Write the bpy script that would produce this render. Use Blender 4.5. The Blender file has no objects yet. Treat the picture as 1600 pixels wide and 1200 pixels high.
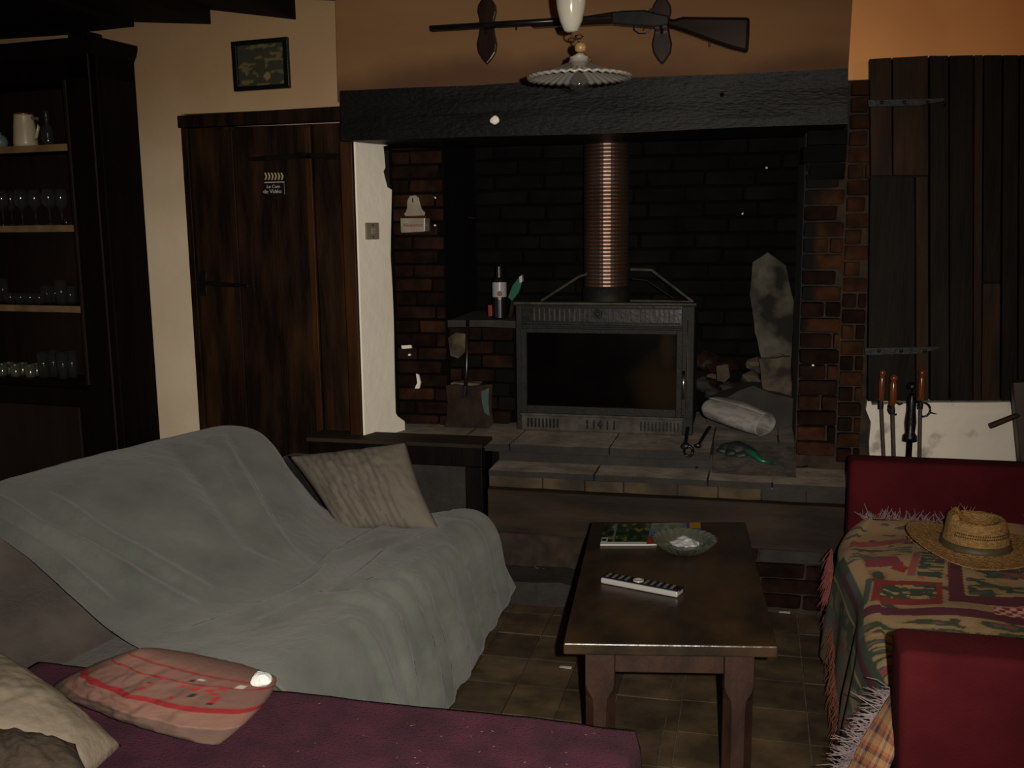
import bpy, bmesh, math, random
from mathutils import Vector, Matrix, noise
random.seed(7)
D = bpy.data
COL = bpy.context.scene.collection
PI = math.pi
# ------------------------------------------------------------------ camera
F, H = 1555.0, 1.55
YAW, PITCH, ROLL = math.radians(13.7), math.atan(250 / 1555), 0.012
FW = Vector((-math.sin(YAW) * math.cos(PITCH), math.cos(YAW) * math.cos(PITCH), -math.sin(PITCH)))
R0 = Vector((math.cos(YAW), math.sin(YAW), 0)); U0 = R0.cross(FW)
RT = R0 * math.cos(ROLL) - U0 * math.sin(ROLL)
UP = U0 * math.cos(ROLL) + R0 * math.sin(ROLL)
CP = Vector((0, 0, H))
cam_d = D.cameras.new('camera'); cam_d.sensor_width = 36; cam_d.lens = F / 1600 * 36
cam = D.objects.new('camera', cam_d); COL.objects.link(cam)
m3 = Matrix((RT, UP, -FW)).transposed()
cam.matrix_world = Matrix.Translation(CP) @ m3.to_4x4()
cam_d.clip_start = 0.05
bpy.context.scene.camera = cam
sc = bpy.context.scene
sc.view_settings.view_transform = 'Standard'; sc.view_settings.look = 'None'
sc.view_settings.gamma = 1; sc.view_settings.use_curve_mapping = False
sc.view_settings.exposure = 0.0
sc.cycles.use_denoising = True
sc.cycles.max_bounces = 8; sc.cycles.caustics_refractive = False; sc.cycles.caustics_reflective = False
w = D.worlds.new('room_dusk'); sc.world = w; w.use_nodes = True
w.node_tree.nodes['Background'].inputs[0].default_value = (0.9, 0.75, 0.6, 1)
w.node_tree.nodes['Background'].inputs[1].default_value = 0.004
def lamp(name, kind, loc, energy, color, size=.1, target=None, **k):
    l = D.lights.new(name, kind); l.energy = energy; l.color = color
    if kind == 'AREA': l.size = size
    else: l.shadow_soft_size = size
    for a, b in k.items(): setattr(l, a, b)
    o = D.objects.new(name, l); COL.objects.link(o); o.location = loc
    if target is not None:
        o.rotation_euler = (Vector(target) - Vector(loc)).to_track_quat('-Z', 'Y').to_euler()
    return o
# the camera's own flash, just right of the lens; the room's weak warm ceiling bulb; a warm area light behind the camera
lamp('camera_flash', 'SPOT', CP + RT * .085 + UP * .03 - FW * .02, 440, (1.0, .93, .82), .012, CP + FW * 4 - RT * .15 - UP * .25, spot_size=math.radians(84), spot_blend=1)
lamp('ceiling_bulb_warm', 'POINT', (1.75, 2.7, 2.3), 6.5, (1.0, .50, .20), .05)
lamp('rear_light_warm', 'AREA', (.2, -.6, 2.35), 8.0, (1.0, .60, .34), .6, (-.4, 4, 2.3))  # unseen warm area light set high behind the camera

# ------------------------------------------------------------------ measuring helpers (photo pixel -> point in the room)
def ray(x, y): return FW + RT * ((x - 800) / F) + UP * ((600 - y) / F)
def pZ(x, y, z): d = ray(x, y); return CP + d * ((z - H) / d.z)
def pY(x, y, Y): d = ray(x, y); return CP + d * (Y / d.y)
def pX(x, y, X): d = ray(x, y); return CP + d * (X / d.x)

# ------------------------------------------------------------------ materials
def _nt(name):
    m = D.materials.new(name); m.use_nodes = True
    nt = m.node_tree; return m, nt, nt.nodes['Principled BSDF']
GAIN = dict(cream_plaster=1.45, white_plaster=1.05, stained_white_plaster=1.0, breast_plaster=.46, warm_plaster=1.3, cream_ceramic=.6, woven_straw=.9, dark_red_velvet=.75, purple_wool=1.0,
            old_red_brick=.42, smoked_brick=.36, dark_stained_oak=.44, warm_brown_oak=.6, near_black_walnut=.36, weathered_dark_plank=.42, brown_plank=.75, ash_dusted_stone=2.2, worn_clay_tile=1.6, floor_grout=1.0,
            dark_oak_riser=1.3, grey_hearth_stone=.42, dark_stone=.6, cast_iron=.5, ash_dusted_iron=1.25, dark_waxed_oak=1.7, red_brown_oak=.85, brown_plush=1.6, dark_plush=.7, beige_linen=1.4, brown_cushion=1.6,
            charred_oak=.30, dull_zinc=.25, grey_teal_plush=1.22, varnished_orange_wood=.7, light_shelf_edge=1.0, cream_jug_glaze=.85, rusty_shovel_steel=.7, reflection_tinted_glass=.4, crumbling_masonry=.65, smoke_stained_render=.6,
            white_stuffing=.9, glare_lump=1.1, dirty_mortar=.36, ash_and_crumbs=.7, olive_ribbon=.7, teal_paint=.9, blackened_ceiling_board=.35, white_paper=.6)
LOWSPEC = ('dark_stained_oak', 'warm_brown_oak', 'near_black_walnut', 'rusty_shovel_steel', 'reflection_tinted_glass', 'purple_wool', 'dark_red_velvet', 'brown_plush', 'dark_plush', 'grey_teal_plush', 'dull_zinc', 'weathered_dark_plank', 'brown_plank', 'beige_linen', 'brown_cushion', 'old_red_brick', 'smoked_brick', 'blackened_ceiling_board')
def mat(name, c1, c2=None, scale=8, rough=.7, bump=0, stretch=(1, 1, 1), metal=0, sheen=0, coat=0, spec=.5, rnd=0, detail=6, lo=.35, hi=.65, bscale=None, world=False, distance=.01):
    m, nt, b = _nt(name); N = nt.nodes.new; L = nt.links.new
    b.inputs['Roughness'].default_value = rough; b.inputs['Metallic'].default_value = metal
    b.inputs['Sheen Weight'].default_value = sheen; b.inputs['Coat Weight'].default_value = coat
    b.inputs['Sheen Roughness'].default_value = .6
    b.inputs['Specular IOR Level'].default_value = spec
    c2 = c2 or c1; g_ = GAIN.get(name, .52); c1 = tuple(min(.85, q * g_) for q in c1); c2 = tuple(min(.85, q * g_) for q in c2)
    if name in LOWSPEC: b.inputs['Specular IOR Level'].default_value = min(spec, .1)
    if world:
        tc = N('ShaderNodeNewGeometry'); src = tc.outputs['Position']
    else:
        tc = N('ShaderNodeTexCoord'); src = tc.outputs['Object']
    mp = N('ShaderNodeMapping'); mp.inputs['Scale'].default_value = stretch; L(src, mp.inputs[0])
    nz = N('ShaderNodeTexNoise'); nz.inputs['Scale'].default_value = scale; nz.inputs['Detail'].default_value = detail
    L(mp.outputs[0], nz.inputs['Vector'])
    cr = N('ShaderNodeValToRGB'); e = cr.color_ramp.elements
    e[0].position = lo; e[0].color = (*c1, 1); e[1].position = hi; e[1].color = (*c2, 1)
    L(nz.outputs['Fac'], cr.inputs[0]); out = cr.outputs[0]
    if rnd:
        oi = N('ShaderNodeObjectInfo'); mr = N('ShaderNodeMapRange')
        mr.inputs[3].default_value = 1 - rnd; mr.inputs[4].default_value = 1 + rnd; L(oi.outputs['Random'], mr.inputs[0])
        hs = N('ShaderNodeHueSaturation'); L(mr.outputs[0], hs.inputs['Value']); L(out, hs.inputs['Color']); out = hs.outputs[0]
    L(out, b.inputs['Base Color'])
    if bump:
        n2 = N('ShaderNodeTexNoise'); n2.inputs['Scale'].default_value = bscale or scale * 3; n2.inputs['Detail'].default_value = 8
        L(mp.outputs[0], n2.inputs['Vector'])
        bp = N('ShaderNodeBump'); bp.inputs['Strength'].default_value = bump; bp.inputs['Distance'].default_value = distance
        L(n2.outputs['Fac'], bp.inputs['Height']); L(bp.outputs[0], b.inputs['Normal'])
    m['nodes'] = 1
    return m
def soot_or_tint(m, spots, dark=(.006, .006, .0055), nscale=9, amp=.22, soft=.135):
    """burnt-on black or another tint: recolour where a world-space distance to any listed ellipsoid (centre, radii) is small"""
    nt = m.node_tree; N = nt.nodes.new; L = nt.links.new; b = nt.nodes['Principled BSDF']
    src = b.inputs['Base Color'].links[0].from_socket
    g = N('ShaderNodeNewGeometry'); nz = N('ShaderNodeTexNoise'); nz.inputs['Scale'].default_value = nscale; nz.inputs['Detail'].default_value = 6
    L(g.outputs['Position'], nz.inputs['Vector'])
    last = None
    for c, r in spots:
        s = N('ShaderNodeVectorMath'); s.operation = 'SUBTRACT'; L(g.outputs['Position'], s.inputs[0]); s.inputs[1].default_value = c
        d = N('ShaderNodeVectorMath'); d.operation = 'DIVIDE'; L(s.outputs[0], d.inputs[0]); d.inputs[1].default_value = r
        l = N('ShaderNodeVectorMath'); l.operation = 'LENGTH'; L(d.outputs[0], l.inputs[0])
        v = l.outputs['Value']
        if last is not None:
            mn = N('ShaderNodeMath'); mn.operation = 'MINIMUM'; L(last, mn.inputs[0]); L(v, mn.inputs[1]); v = mn.outputs[0]
        last = v
    ad = N('ShaderNodeMath'); ad.operation = 'MULTIPLY_ADD'; L(nz.outputs['Fac'], ad.inputs[0]); ad.inputs[1].default_value = amp * 2; L(last, ad.inputs[2])
    mr = N('ShaderNodeMapRange'); mr.inputs[1].default_value = .985 - soft + amp; mr.inputs[2].default_value = .985 + soft + amp; mr.interpolation_type = 'SMOOTHSTEP'; L(ad.outputs[0], mr.inputs[0])
    mx = N('ShaderNodeMix'); mx.data_type = 'RGBA'; L(mr.outputs[0], mx.inputs['Factor']); mx.inputs[6].default_value = (*dark, 1); L(src, mx.inputs[7])
    L(mx.outputs[2], b.inputs['Base Color'])
    return m
VG = dict(tapestry_weave=1.2, plaid_wool=.62, newsprint=.46, striped_cotton=.46, pink_cotton=.50, painted_canvas=.9, magazine_print=.8)
def vmat(name, rough=.8, bump=0, bscale=300, sheen=0, coat=0, spec=.4):
    m, nt, b = _nt(name); N = nt.nodes.new; L = nt.links.new
    b.inputs['Roughness'].default_value = rough; b.inputs['Sheen Weight'].default_value = sheen; b.inputs['Coat Weight'].default_value = coat
    b.inputs['Specular IOR Level'].default_value = spec
    a = N('ShaderNodeAttribute'); a.attribute_name = 'Col'; vm = N('ShaderNodeVectorMath'); vm.operation = 'SCALE'; vm.inputs['Scale'].default_value = VG.get(name, .6); L(a.outputs['Color'], vm.inputs[0]); L(vm.outputs[0], b.inputs['Base Color'])
    if bump:
        tc = N('ShaderNodeTexCoord'); n2 = N('ShaderNodeTexNoise'); n2.inputs['Scale'].default_value = bscale
        L(tc.outputs['Object'], n2.inputs['Vector'])
        bp = N('ShaderNodeBump'); bp.inputs['Strength'].default_value = bump; bp.inputs['Distance'].default_value = .004
        L(n2.outputs['Fac'], bp.inputs['Height']); L(bp.outputs[0], b.inputs['Normal'])
    return m
def glass(name, col=(1, 1, 1), rough=0.02, ior=1.45):
    m, nt, b = _nt(name)
    b.inputs['Base Color'].default_value = (*col, 1); b.inputs['Roughness'].default_value = rough
    b.inputs['Transmission Weight'].default_value = 1; b.inputs['IOR'].default_value = ior
    return m
M = {}
M['cream'] = mat('cream_plaster', (.37, .30, .205), (.43, .355, .255), 2.2, .9, .25, bscale=14)
soot_or_tint(M['cream'], [((-2.4, 4.05, 2.75), (3.0, 9, .95))], dark=(.30, .19, .095), nscale=2.5, amp=.25, soft=.45)  # wall turns tan towards the ceiling, paler below
M['tan'] = mat('smoke_tanned_plaster', (.33, .17, .07), (.47, .27, .12), 2.0, .9, .2, stretch=(.6, 1, 2.6), bscale=10)
M['white'] = mat('white_plaster', (.74, .69, .58), (.82, .77, .66), 3, .9, .35, bscale=16)
M['white_stained'] = mat('stained_white_plaster', (.60, .55, .47), (.22, .18, .13), 9, .9, .4, lo=.60, hi=.74)
M['tanright'] = mat('warm_plaster', (.46, .20, .065), (.58, .28, .10), 2, .9, .15, bscale=9)
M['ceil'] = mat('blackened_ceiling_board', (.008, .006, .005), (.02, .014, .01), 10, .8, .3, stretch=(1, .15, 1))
M['floor'] = mat('floor_grout', (.045, .038, .022), (.085, .07, .042), 20, .9, .3)
M['tile'] = mat('worn_clay_tile', (.018, .012, .006), (.050, .032, .016), 7, .6, .25, rnd=.3, world=True)
M['brick'] = mat('old_red_brick', (.038, .015, .007), (.10, .038, .016), 14, .9, .6, rnd=.35, spec=.15, world=True)
soot_or_tint(M['brick'], [((.20, 4.2, 1.95), (.15, .5, .34)), ((.12, 4.2, 1.45), (.12, .5, .55)), ((-1.4, 4.4, 1.95), (.5, .5, .14)), ((-1.28, 4.4, 1.4), (.13, .5, .9))])
M['brickdark'] = mat('smoked_brick', (.016, .007, .004), (.050, .019, .010), 14, .9, .6, rnd=.4, spec=.15, world=True)
M['brickpale'] = mat('yellow_brick', (.06, .038, .014), (.12, .075, .03), 12, .85, .5, rnd=.25, world=True)
M['mortar'] = mat('dirty_mortar', (.025, .015, .008), (.085, .052, .024), 16, .95, .5, world=True)
soot_or_tint(M['mortar'], [((.20, 4.2, 1.95), (.15, .5, .34)), ((.12, 4.2, 1.45), (.12, .5, .55)), ((-1.4, 4.4, 1.95), (.5, .5, .2)), ((-1.28, 4.4, 1.4), (.16, .5, .9))])
M['sootbrick'] = mat('soot_black_brick', (.0012, .0012, .001), (.0058, .0055, .0048), 7, .9, .7, rnd=.4, spec=.12, world=True)
M['sootmortar'] = mat('soot_black_mortar', (.001, .001, .0009), (.0025, .0025, .002), 9, .95, .3, spec=.1, world=True)
M['rubble'] = mat('crumbling_masonry', (.018, .010, .006), (.13, .098, .06), 12, .9, .8, rnd=.5, world=True)
M['patch'] = mat('smoke_stained_render', (.010, .008, .005), (.13, .118, .085), 7, .95, .5, world=True, lo=.4, hi=.62)
M['beam'] = mat('charred_oak', (.003, .003, .003), (.013, .0125, .0115), 9, .5, .5, stretch=(.6, 1, 2), spec=.16, bscale=60, distance=.006)
M['stonetop'] = mat('ash_dusted_stone', (.062, .052, .040), (.125, .108, .085), 9, .85, .3, world=True)
M['ashbed'] = mat('ash_bed', (.05, .042, .032), (.13, .11, .085), 16, .95, .6, world=True)
M['stone'] = mat('grey_hearth_stone', (.016, .013, .010), (.036, .031, .024), 9, .8, .4, world=True, rnd=.12)
M['darkstone'] = mat('dark_stone', (.012, .010, .008), (.030, .026, .021), 9, .8, .4)
M['yellowstone'] = mat('sandy_stone', (.03, .02, .009), (.115, .078, .032), 8, .85, .6, world=True)
M['riser'] = mat('dark_oak_riser', (.007, .0045, .0028), (.022, .014, .008), 6, .75, .25, stretch=(.5, 1, 2), spec=.2)
M['door'] = mat('dark_stained_oak', (.010, .005, .0025), (.062, .026, .009), 5, .55, .35, stretch=(3, 3, .5), rnd=.3, lo=.4, hi=.75)
M['doororange'] = mat('warm_brown_oak', (.035, .013, .004), (.075, .028, .008), 5, .5, .3, stretch=(3, 3, .5))
M['plank'] = mat('weathered_dark_plank', (.006, .005, .0035), (.020, .015, .009), 6, .65, .3, spec=.3, stretch=(3, 3, .4), rnd=.3)
M['plankwarm'] = mat('brown_plank', (.014, .0075, .004), (.040, .019, .008), 6, .65, .3, spec=.3, stretch=(3, 3, .4))
M['cab'] = mat('near_black_walnut', (.0045, .003, .0022), (.010, .0055, .004), 6, .55, .15, spec=.3, stretch=(3, 3, .4))
M['cabred'] = mat('red_brown_walnut', (.009, .004, .003), (.018, .0075, .005), 6, .55, .15, spec=.3, stretch=(3, 3, .4))
M['shelf'] = mat('light_shelf_edge', (.12, .07, .03), (.20, .12, .055), 14, .6, .1)
M['iron'] = mat('cast_iron', (.008, .0075, .007), (.017, .016, .014), 30, .65, .2, metal=.1, spec=.3)
M['irondusty'] = mat('ash_dusted_iron', (.020, .018, .014), (.045, .039, .031), 20, .7, .25, spec=.3)
M['blackiron'] = mat('black_iron', (.012, .012, .013), (.022, .022, .022), 20, .35, .1, metal=.6)
M['zinc'] = mat('dull_zinc', (.05, .065, .07), (.095, .11, .11), 30, .5, .2, metal=.3)
M['chrome'] = mat('steel', (.55, .55, .55), (.65, .65, .65), 10, .22, 0, metal=1)
M['flue'] = mat('heat_tinted_aluminium', (.24, .15, .11), (.34, .22, .17), 5, .36, .1, metal=.85)
M['fireglass'] = mat('reflection_tinted_glass', (.0012, .001, .0008), (.008, .005, .003), 5, .2, 0, spec=.4, lo=.45, hi=.8, detail=3)
soot_or_tint(M['fireglass'], [((-.40, 4.34, .83), (.10, .3, .13)), ((-.36, 4.34, .98), (.03, .3, .1))], dark=(.012, .007, .002), nscale=6, amp=.6, soft=.6)  # brown reflection at the right of the glass, painted into its colour
M['gunmetal'] = mat('blued_steel', (.010, .011, .012), (.020, .021, .023), 20, .3, 0, metal=.2, spec=.4)
M['gunwood'] = mat('varnished_walnut', (.008, .004, .003), (.020, .009, .006), 8, .22, 0, stretch=(.6, 3, 3), spec=.35)
M['plaque'] = mat('glossy_dark_wood', (.014, .007, .005), (.034, .015, .009), 10, .25, 0, stretch=(3, 3, .6), spec=.5)
M['ceramic'] = mat('cream_ceramic', (.66, .63, .50), (.72, .69, .57), 5, .15, 0, coat=.5)
M['opaline'] = mat('milk_glass', (.42, .38, .33), (.52, .48, .42), 5, .25, 0, coat=.3)
M['brass'] = mat('tarnished_brass', (.10, .06, .03), (.18, .11, .05), 12, .4, 0, metal=.8)
M['bead'] = mat('turned_pine', (.50, .30, .12), (.60, .38, .17), 12, .4)
def thinglass(name, col, alpha, rough=.12, metal=0):
    m, nt, b = _nt(name); b.inputs['Base Color'].default_value = (*col, 1); b.inputs['Alpha'].default_value = alpha
    b.inputs['Roughness'].default_value = rough; b.inputs['Metallic'].default_value = metal; b.inputs['Coat Weight'].default_value = 1; b.inputs['Coat Roughness'].default_value = rough
    return m
M['glass'] = thinglass('clear_thin_glass', (.04, .04, .04), .22, .08); M['crystal'] = thinglass('cut_crystal', (.22, .24, .17), .42, .12, .6)
M['teal'] = mat('grey_teal_plush', (.058, .063, .054), (.094, .100, .087), 6, .95, .5, sheen=.2, bscale=26, lo=.3, hi=.7, detail=10, distance=.014)
M['brownplush'] = mat('brown_plush', (.026, .021, .017), (.055, .043, .036), 5, .95, .5, sheen=.15, bscale=60)
M['darkplush'] = mat('dark_plush', (.007, .007, .006), (.014, .013, .011), 6, .95, .5, sheen=.08, bscale=60)
M['purple'] = mat('purple_wool', (.036, .0045, .015), (.068, .010, .028), 9, .95, .8, sheen=.04, bscale=160)
M['red'] = mat('dark_red_velvet', (.052, .0045, .007), (.075, .007, .010), 7, .95, .3, bscale=200, spec=.2)
M['beige'] = mat('beige_linen', (.13, .108, .078), (.19, .16, .12), 4, .9, .4, bscale=40)
M['brownlinen'] = mat('brown_cushion', (.040, .030, .022), (.055, .042, .032), 5, .95, .4, bscale=60)
M['stuffing'] = mat('white_stuffing', (.78, .78, .76), (.85, .85, .83), 30, .95, .5)
M['tabletop'] = mat('dark_waxed_oak', (.009, .006, .0035), (.040, .021, .009), 5, .34, .25, stretch=(1, .6, 1), lo=.4, hi=.8, bscale=30)
M['tablewood'] = mat('red_brown_oak', (.018, .008, .005), (.042, .017, .009), 6, .45, .3, stretch=(2, 2, 1))
M['enamel'] = mat('chipped_white_enamel', (.55, .50, .40), (.42, .33, .25), 12, .3, .1, coat=.3)
M['plastic'] = mat('beige_plastic', (.34, .28, .19), (.38, .32, .22), 4, .4)
M['black'] = mat('black_plastic', (.008, .008, .009), (.012, .012, .013), 10, .3)
M['silver'] = mat('silver_plastic', (.52, .50, .48), (.58, .56, .54), 10, .35)
M['greybtn'] = mat('grey_rubber', (.13, .13, .125), None, 10, .5)
M['orangewood'] = mat('varnished_orange_wood', (.11, .026, .006), (.19, .05, .011), 12, .25, 0, stretch=(3, 3, .6), coat=.5)
M['green'] = mat('green_plastic', (.006, .12, .06), (.008, .16, .085), 10, .35)
M['darkgreen'] = mat('green_black_rubber', (.010, .016, .012), (.02, .03, .024), 12, .6)
M['redpl'] = mat('red_plastic', (.30, .02, .015), None, 10, .4)
M['straw'] = mat('woven_straw', (.24, .13, .035), (.42, .245, .08), 60, .7, .9, stretch=(1, 1, 3), bscale=120)
M['ribbon'] = mat('olive_ribbon', (.075, .055, .022), (.095, .07, .03), 40, .6)
M['strawhole'] = mat('dark_weave_hole', (.07, .035, .01), None, 10, .9)
M['paper'] = mat('white_paper', (.62, .60, .55), None, 10, .6)
M['rust'] = mat('rusty_shovel_steel', (.022, .013, .009), (.045, .027, .018), 9, .6, .3, metal=.3)
M['tealpaint'] = mat('teal_paint', (.02, .04, .034), (.03, .055, .046), 20, .6)
M['jug'] = mat('cream_jug_glaze', (.42, .36, .22), (.50, .43, .28), 8, .35, coat=.3)
M['blueglaze'] = mat('pale_blue_glaze', (.22, .30, .27), None, 8, .3)
M['amber'] = glass('amber_liqueur', (.9, .35, .08), .05)
M['darkpole'] = mat('dark_stained_pole', (.030, .014, .012), (.05, .024, .018), 8, .5)
M['ash'] = mat('ash_and_crumbs', (.05, .042, .032), (.13, .11, .085), 30, .9, .4, rnd=.4)
M['chalk'] = mat('chalk_white', (.75, .72, .62), None, 10, .7)
M['yellowpr'] = mat('cream_print', (.62, .52, .26), None, 10, .6)
M['fringepink'] = mat('pink_fringe', (.26, .06, .06), (.38, .10, .07), 30, .9)
M['fringewhite'] = mat('pale_lilac_fringe', (.26, .19, .20), (.42, .33, .33), 40, .9)
M['orangefr'] = mat('orange_fringe', (.16, .045, .022), (.24, .07, .035), 30, .9)

# ------------------------------------------------------------------ object helpers
def wloc(o):
    v = Vector((0, 0, 0))
    while o is not None:
        v += Vector(o.location); o = o.parent
    return v
def tag(o, label=None, cat=None, group=None, kind=None):
    if label: o['label'] = label
    if cat: o['category'] = cat
    if group: o['group'] = group
    if kind: o['kind'] = kind
    return o
def empty(name, loc, label, cat, group=None):
    o = D.objects.new(name, None); COL.objects.link(o); o.location = loc; o.empty_display_size = .05
    return tag(o, label, cat, group)
def obj(name, bm, m, parent=None, smooth=False, bevel=0, subsurf=0, solid=0, label=None, kind=None, loc=None):
    """bm is in world coordinates; stored relative to its parent (or to loc)"""
    off = wloc(parent) if parent is not None else Vector(loc or (0, 0, 0))
    if off.length: bmesh.ops.translate(bm, verts=bm.verts, vec=-off)
    bmesh.ops.recalc_face_normals(bm, faces=bm.faces) if not bm.faces.layers.int.get('keep') else None
    me = D.meshes.new(name); bm.to_mesh(me); bm.free()
    if smooth:
        for p in me.polygons: p.use_smooth = True
    if m is not None:
        for k in (m if isinstance(m, (list, tuple)) else [m]): me.materials.append(M[k] if isinstance(k, str) else k)
    o = D.objects.new(name, me); COL.objects.link(o)
    if parent is not None: o.parent = parent
    elif loc: o.location = loc
    if solid:
        s = o.modifiers.new('s', 'SOLIDIFY'); s.thickness = solid; s.offset = -1
    if bevel:
        b = o.modifiers.new('b', 'BEVEL'); b.width = bevel; b.segments = 2; b.limit_method = 'ANGLE'; b.angle_limit = .6
    if subsurf:
        s = o.modifiers.new('u', 'SUBSURF'); s.levels = s.render_levels = subsurf
    if label: o['label'] = label
    if kind: o['kind'] = kind
    return o
def copy_tree(o, parent=None, loc=None):
    c = o.copy(); COL.objects.link(c); c.parent = parent
    if loc is not None: c.location = loc
    for ch in list(o.children): copy_tree(ch, c)
    return c
def B(): return bmesh.new()
def hexa(bm, p):
    v = [bm.verts.new(q) for q in p]
    for f in ((0, 1, 2, 3), (7, 6, 5, 4), (0, 4, 5, 1), (1, 5, 6, 2), (2, 6, 7, 3), (3, 7, 4, 0)): bm.faces.new([v[i] for i in f])
    return bm
def box(x0, x1, y0, y1, z0, z1, bm=None):
    bm = bm or B()
    return hexa(bm, [(x0, y0, z0), (x1, y0, z0), (x1, y1, z0), (x0, y1, z0), (x0, y0, z1), (x1, y0, z1), (x1, y1, z1), (x0, y1, z1)])
def prism(poly, vec, bm=None):
    bm = bm or B(); vec = Vector(vec)
    a = [bm.verts.new(Vector(p)) for p in poly]; b = [bm.verts.new(Vector(p) + vec) for p in poly]
    n = len(a); bm.faces.new(a); bm.faces.new(b[::-1])
    for i in range(n): bm.faces.new([a[i], b[i], b[(i + 1) % n], a[(i + 1) % n]])
    return bm
def pprism(px, Y, depth, bm=None):          # outline measured on the plane y = Y, thickness going back
    return prism([pY(x, y, Y) for x, y in px], (0, depth, 0), bm)
def lathe(prof, c, axis=(0, 0, 1), seg=24, bm=None, caps=True, ripple=None):
    bm = bm or B(); q = Vector((0, 0, 1)).rotation_difference(Vector(axis).normalized()); c = Vector(c)
    rows = []
    for k, (r, z) in enumerate(prof):
        row = []
        for i in range(seg):
            a = 2 * PI * i / seg; rr = r; zz = z
            if ripple: rr, zz = ripple(a, r, z, k)
            row.append(bm.verts.new(c + q @ Vector((rr * math.cos(a), rr * math.sin(a), zz))))
        rows.append(row)
    for a, b in zip(rows, rows[1:]):
        for i in range(seg): bm.faces.new([a[i], a[(i + 1) % seg], b[(i + 1) % seg], b[i]])
    if caps:
        bm.faces.new(rows[0][::-1]); bm.faces.new(rows[-1])
    return bm
def tube(pts, r, seg=8, bm=None, caps=True):
    bm = bm or B(); pts = [Vector(p) for p in pts]; rows = []; n = len(pts)
    up = Vector((0, 0, 1))
    for i, p in enumerate(pts):
        t = (pts[min(i + 1, n - 1)] - pts[max(i - 1, 0)]).normalized()
        s = t.cross(up)
        if s.length < .05: s = t.cross(Vector((0, 1, 0)))
        s.normalize(); u = s.cross(t); rr = r[i] if isinstance(r, (list, tuple)) else r
        rows.append([bm.verts.new(p + s * rr * math.cos(2 * PI * k / seg) + u * rr * math.sin(2 * PI * k / seg)) for k in range(seg)])
    for a, b in zip(rows, rows[1:]):
        for i in range(seg): bm.faces.new([a[i], a[(i + 1) % seg], b[(i + 1) % seg], b[i]])
    if caps: bm.faces.new(rows[0][::-1]); bm.faces.new(rows[-1])
    return bm
def ball(c, r, bm=None, sc_=(1, 1, 1), sub=2):
    bm = bm or B(); g = bmesh.ops.create_icosphere(bm, subdivisions=sub, radius=r)
    for v in g['verts']: v.co = Vector((v.co.x * sc_[0], v.co.y * sc_[1], v.co.z * sc_[2])) + Vector(c)
    return bm
def grid(P, bm=None, color=None):
    bm = bm or B(); n, m = len(P), len(P[0])
    cl = bm.verts.layers.float_color.new('Col') if color else None
    V = [[bm.verts.new(P[i][j]) for j in range(m)] for i in range(n)]
    if color:
        for i in range(n):
            for j in range(m): V[i][j][cl] = (*color(i, j), 1)
    for i in range(n - 1):
        for j in range(m - 1): bm.faces.new([V[i][j], V[i][j + 1], V[i + 1][j + 1], V[i + 1][j]])
    return bm
def rough(bm, amp, freq=12, cuts=0):
    if cuts: bmesh.ops.subdivide_edges(bm, edges=bm.edges[:], cuts=cuts, use_grid_fill=True)
    for v in bm.verts:
        v.co += noise.noise_vector(v.co * freq) * amp
    return bm
def cr(p0, p1, p2, p3, t):
    return .5 * ((2 * p1) + (p2 - p0) * t + (2 * p0 - 5 * p1 + 4 * p2 - p3) * t * t + (3 * p1 - p0 - 3 * p2 + p3) * t ** 3)
def cr1(a, u):
    n = len(a) - 1; x = max(0, min(.99999, u)) * n; i = int(x); t = x - i
    return cr(a[max(i - 1, 0)], a[i], a[i + 1], a[min(i + 2, n)], t)
def patch(ctrl, n, m):
    cols = [[cr1([Vector(p) for p in row], j / (m - 1)) for j in range(m)] for row in ctrl]
    return [[cr1([cols[k][j] for k in range(len(ctrl))], i / (n - 1)) for j in range(m)] for i in range(n)]
def ridges(P, lines, rnd=0, freq=7):
    """push a surface along its normals by gaussian folds given as polylines in (row, column) fractions"""
    n, m = len(P), len(P[0]); out = []
    for i in range(n):
        row = []
        for j in range(m):
            a = P[min(i + 1, n - 1)][j] - P[max(i - 1, 0)][j]; b = P[i][min(j + 1, m - 1)] - P[i][max(j - 1, 0)]
            nn = b.cross(a)
            nn = nn.normalized() if nn.length > 1e-9 else Vector((0, 0, 1))
            u, v = i / (n - 1), j / (m - 1); d = 0
            for amp, wd, pts in lines:
                best = 9; bt = 0; T = len(pts) - 1
                for k in range(T):
                    (u0, v0), (u1, v1) = pts[k], pts[k + 1]
                    du, dv = u1 - u0, v1 - v0; L2 = du * du + dv * dv
                    t = max(0, min(1, ((u - u0) * du + (v - v0) * dv) / L2)); q = math.hypot(u - u0 - du * t, v - v0 - dv * t)
                    if q < best: best = q; bt = (k + t) / T
                d += 1.9 * amp * math.exp(-(best / wd) ** 2) * (math.sin(PI * min(1, max(0, .12 + bt * .88))) ** .5)
            if rnd: d += rnd * noise.noise(P[i][j] * freq) + rnd * .4 * noise.noise(P[i][j] * freq * 2.7)
            row.append(P[i][j] + nn * d)
        out.append(row)
    return out
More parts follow.
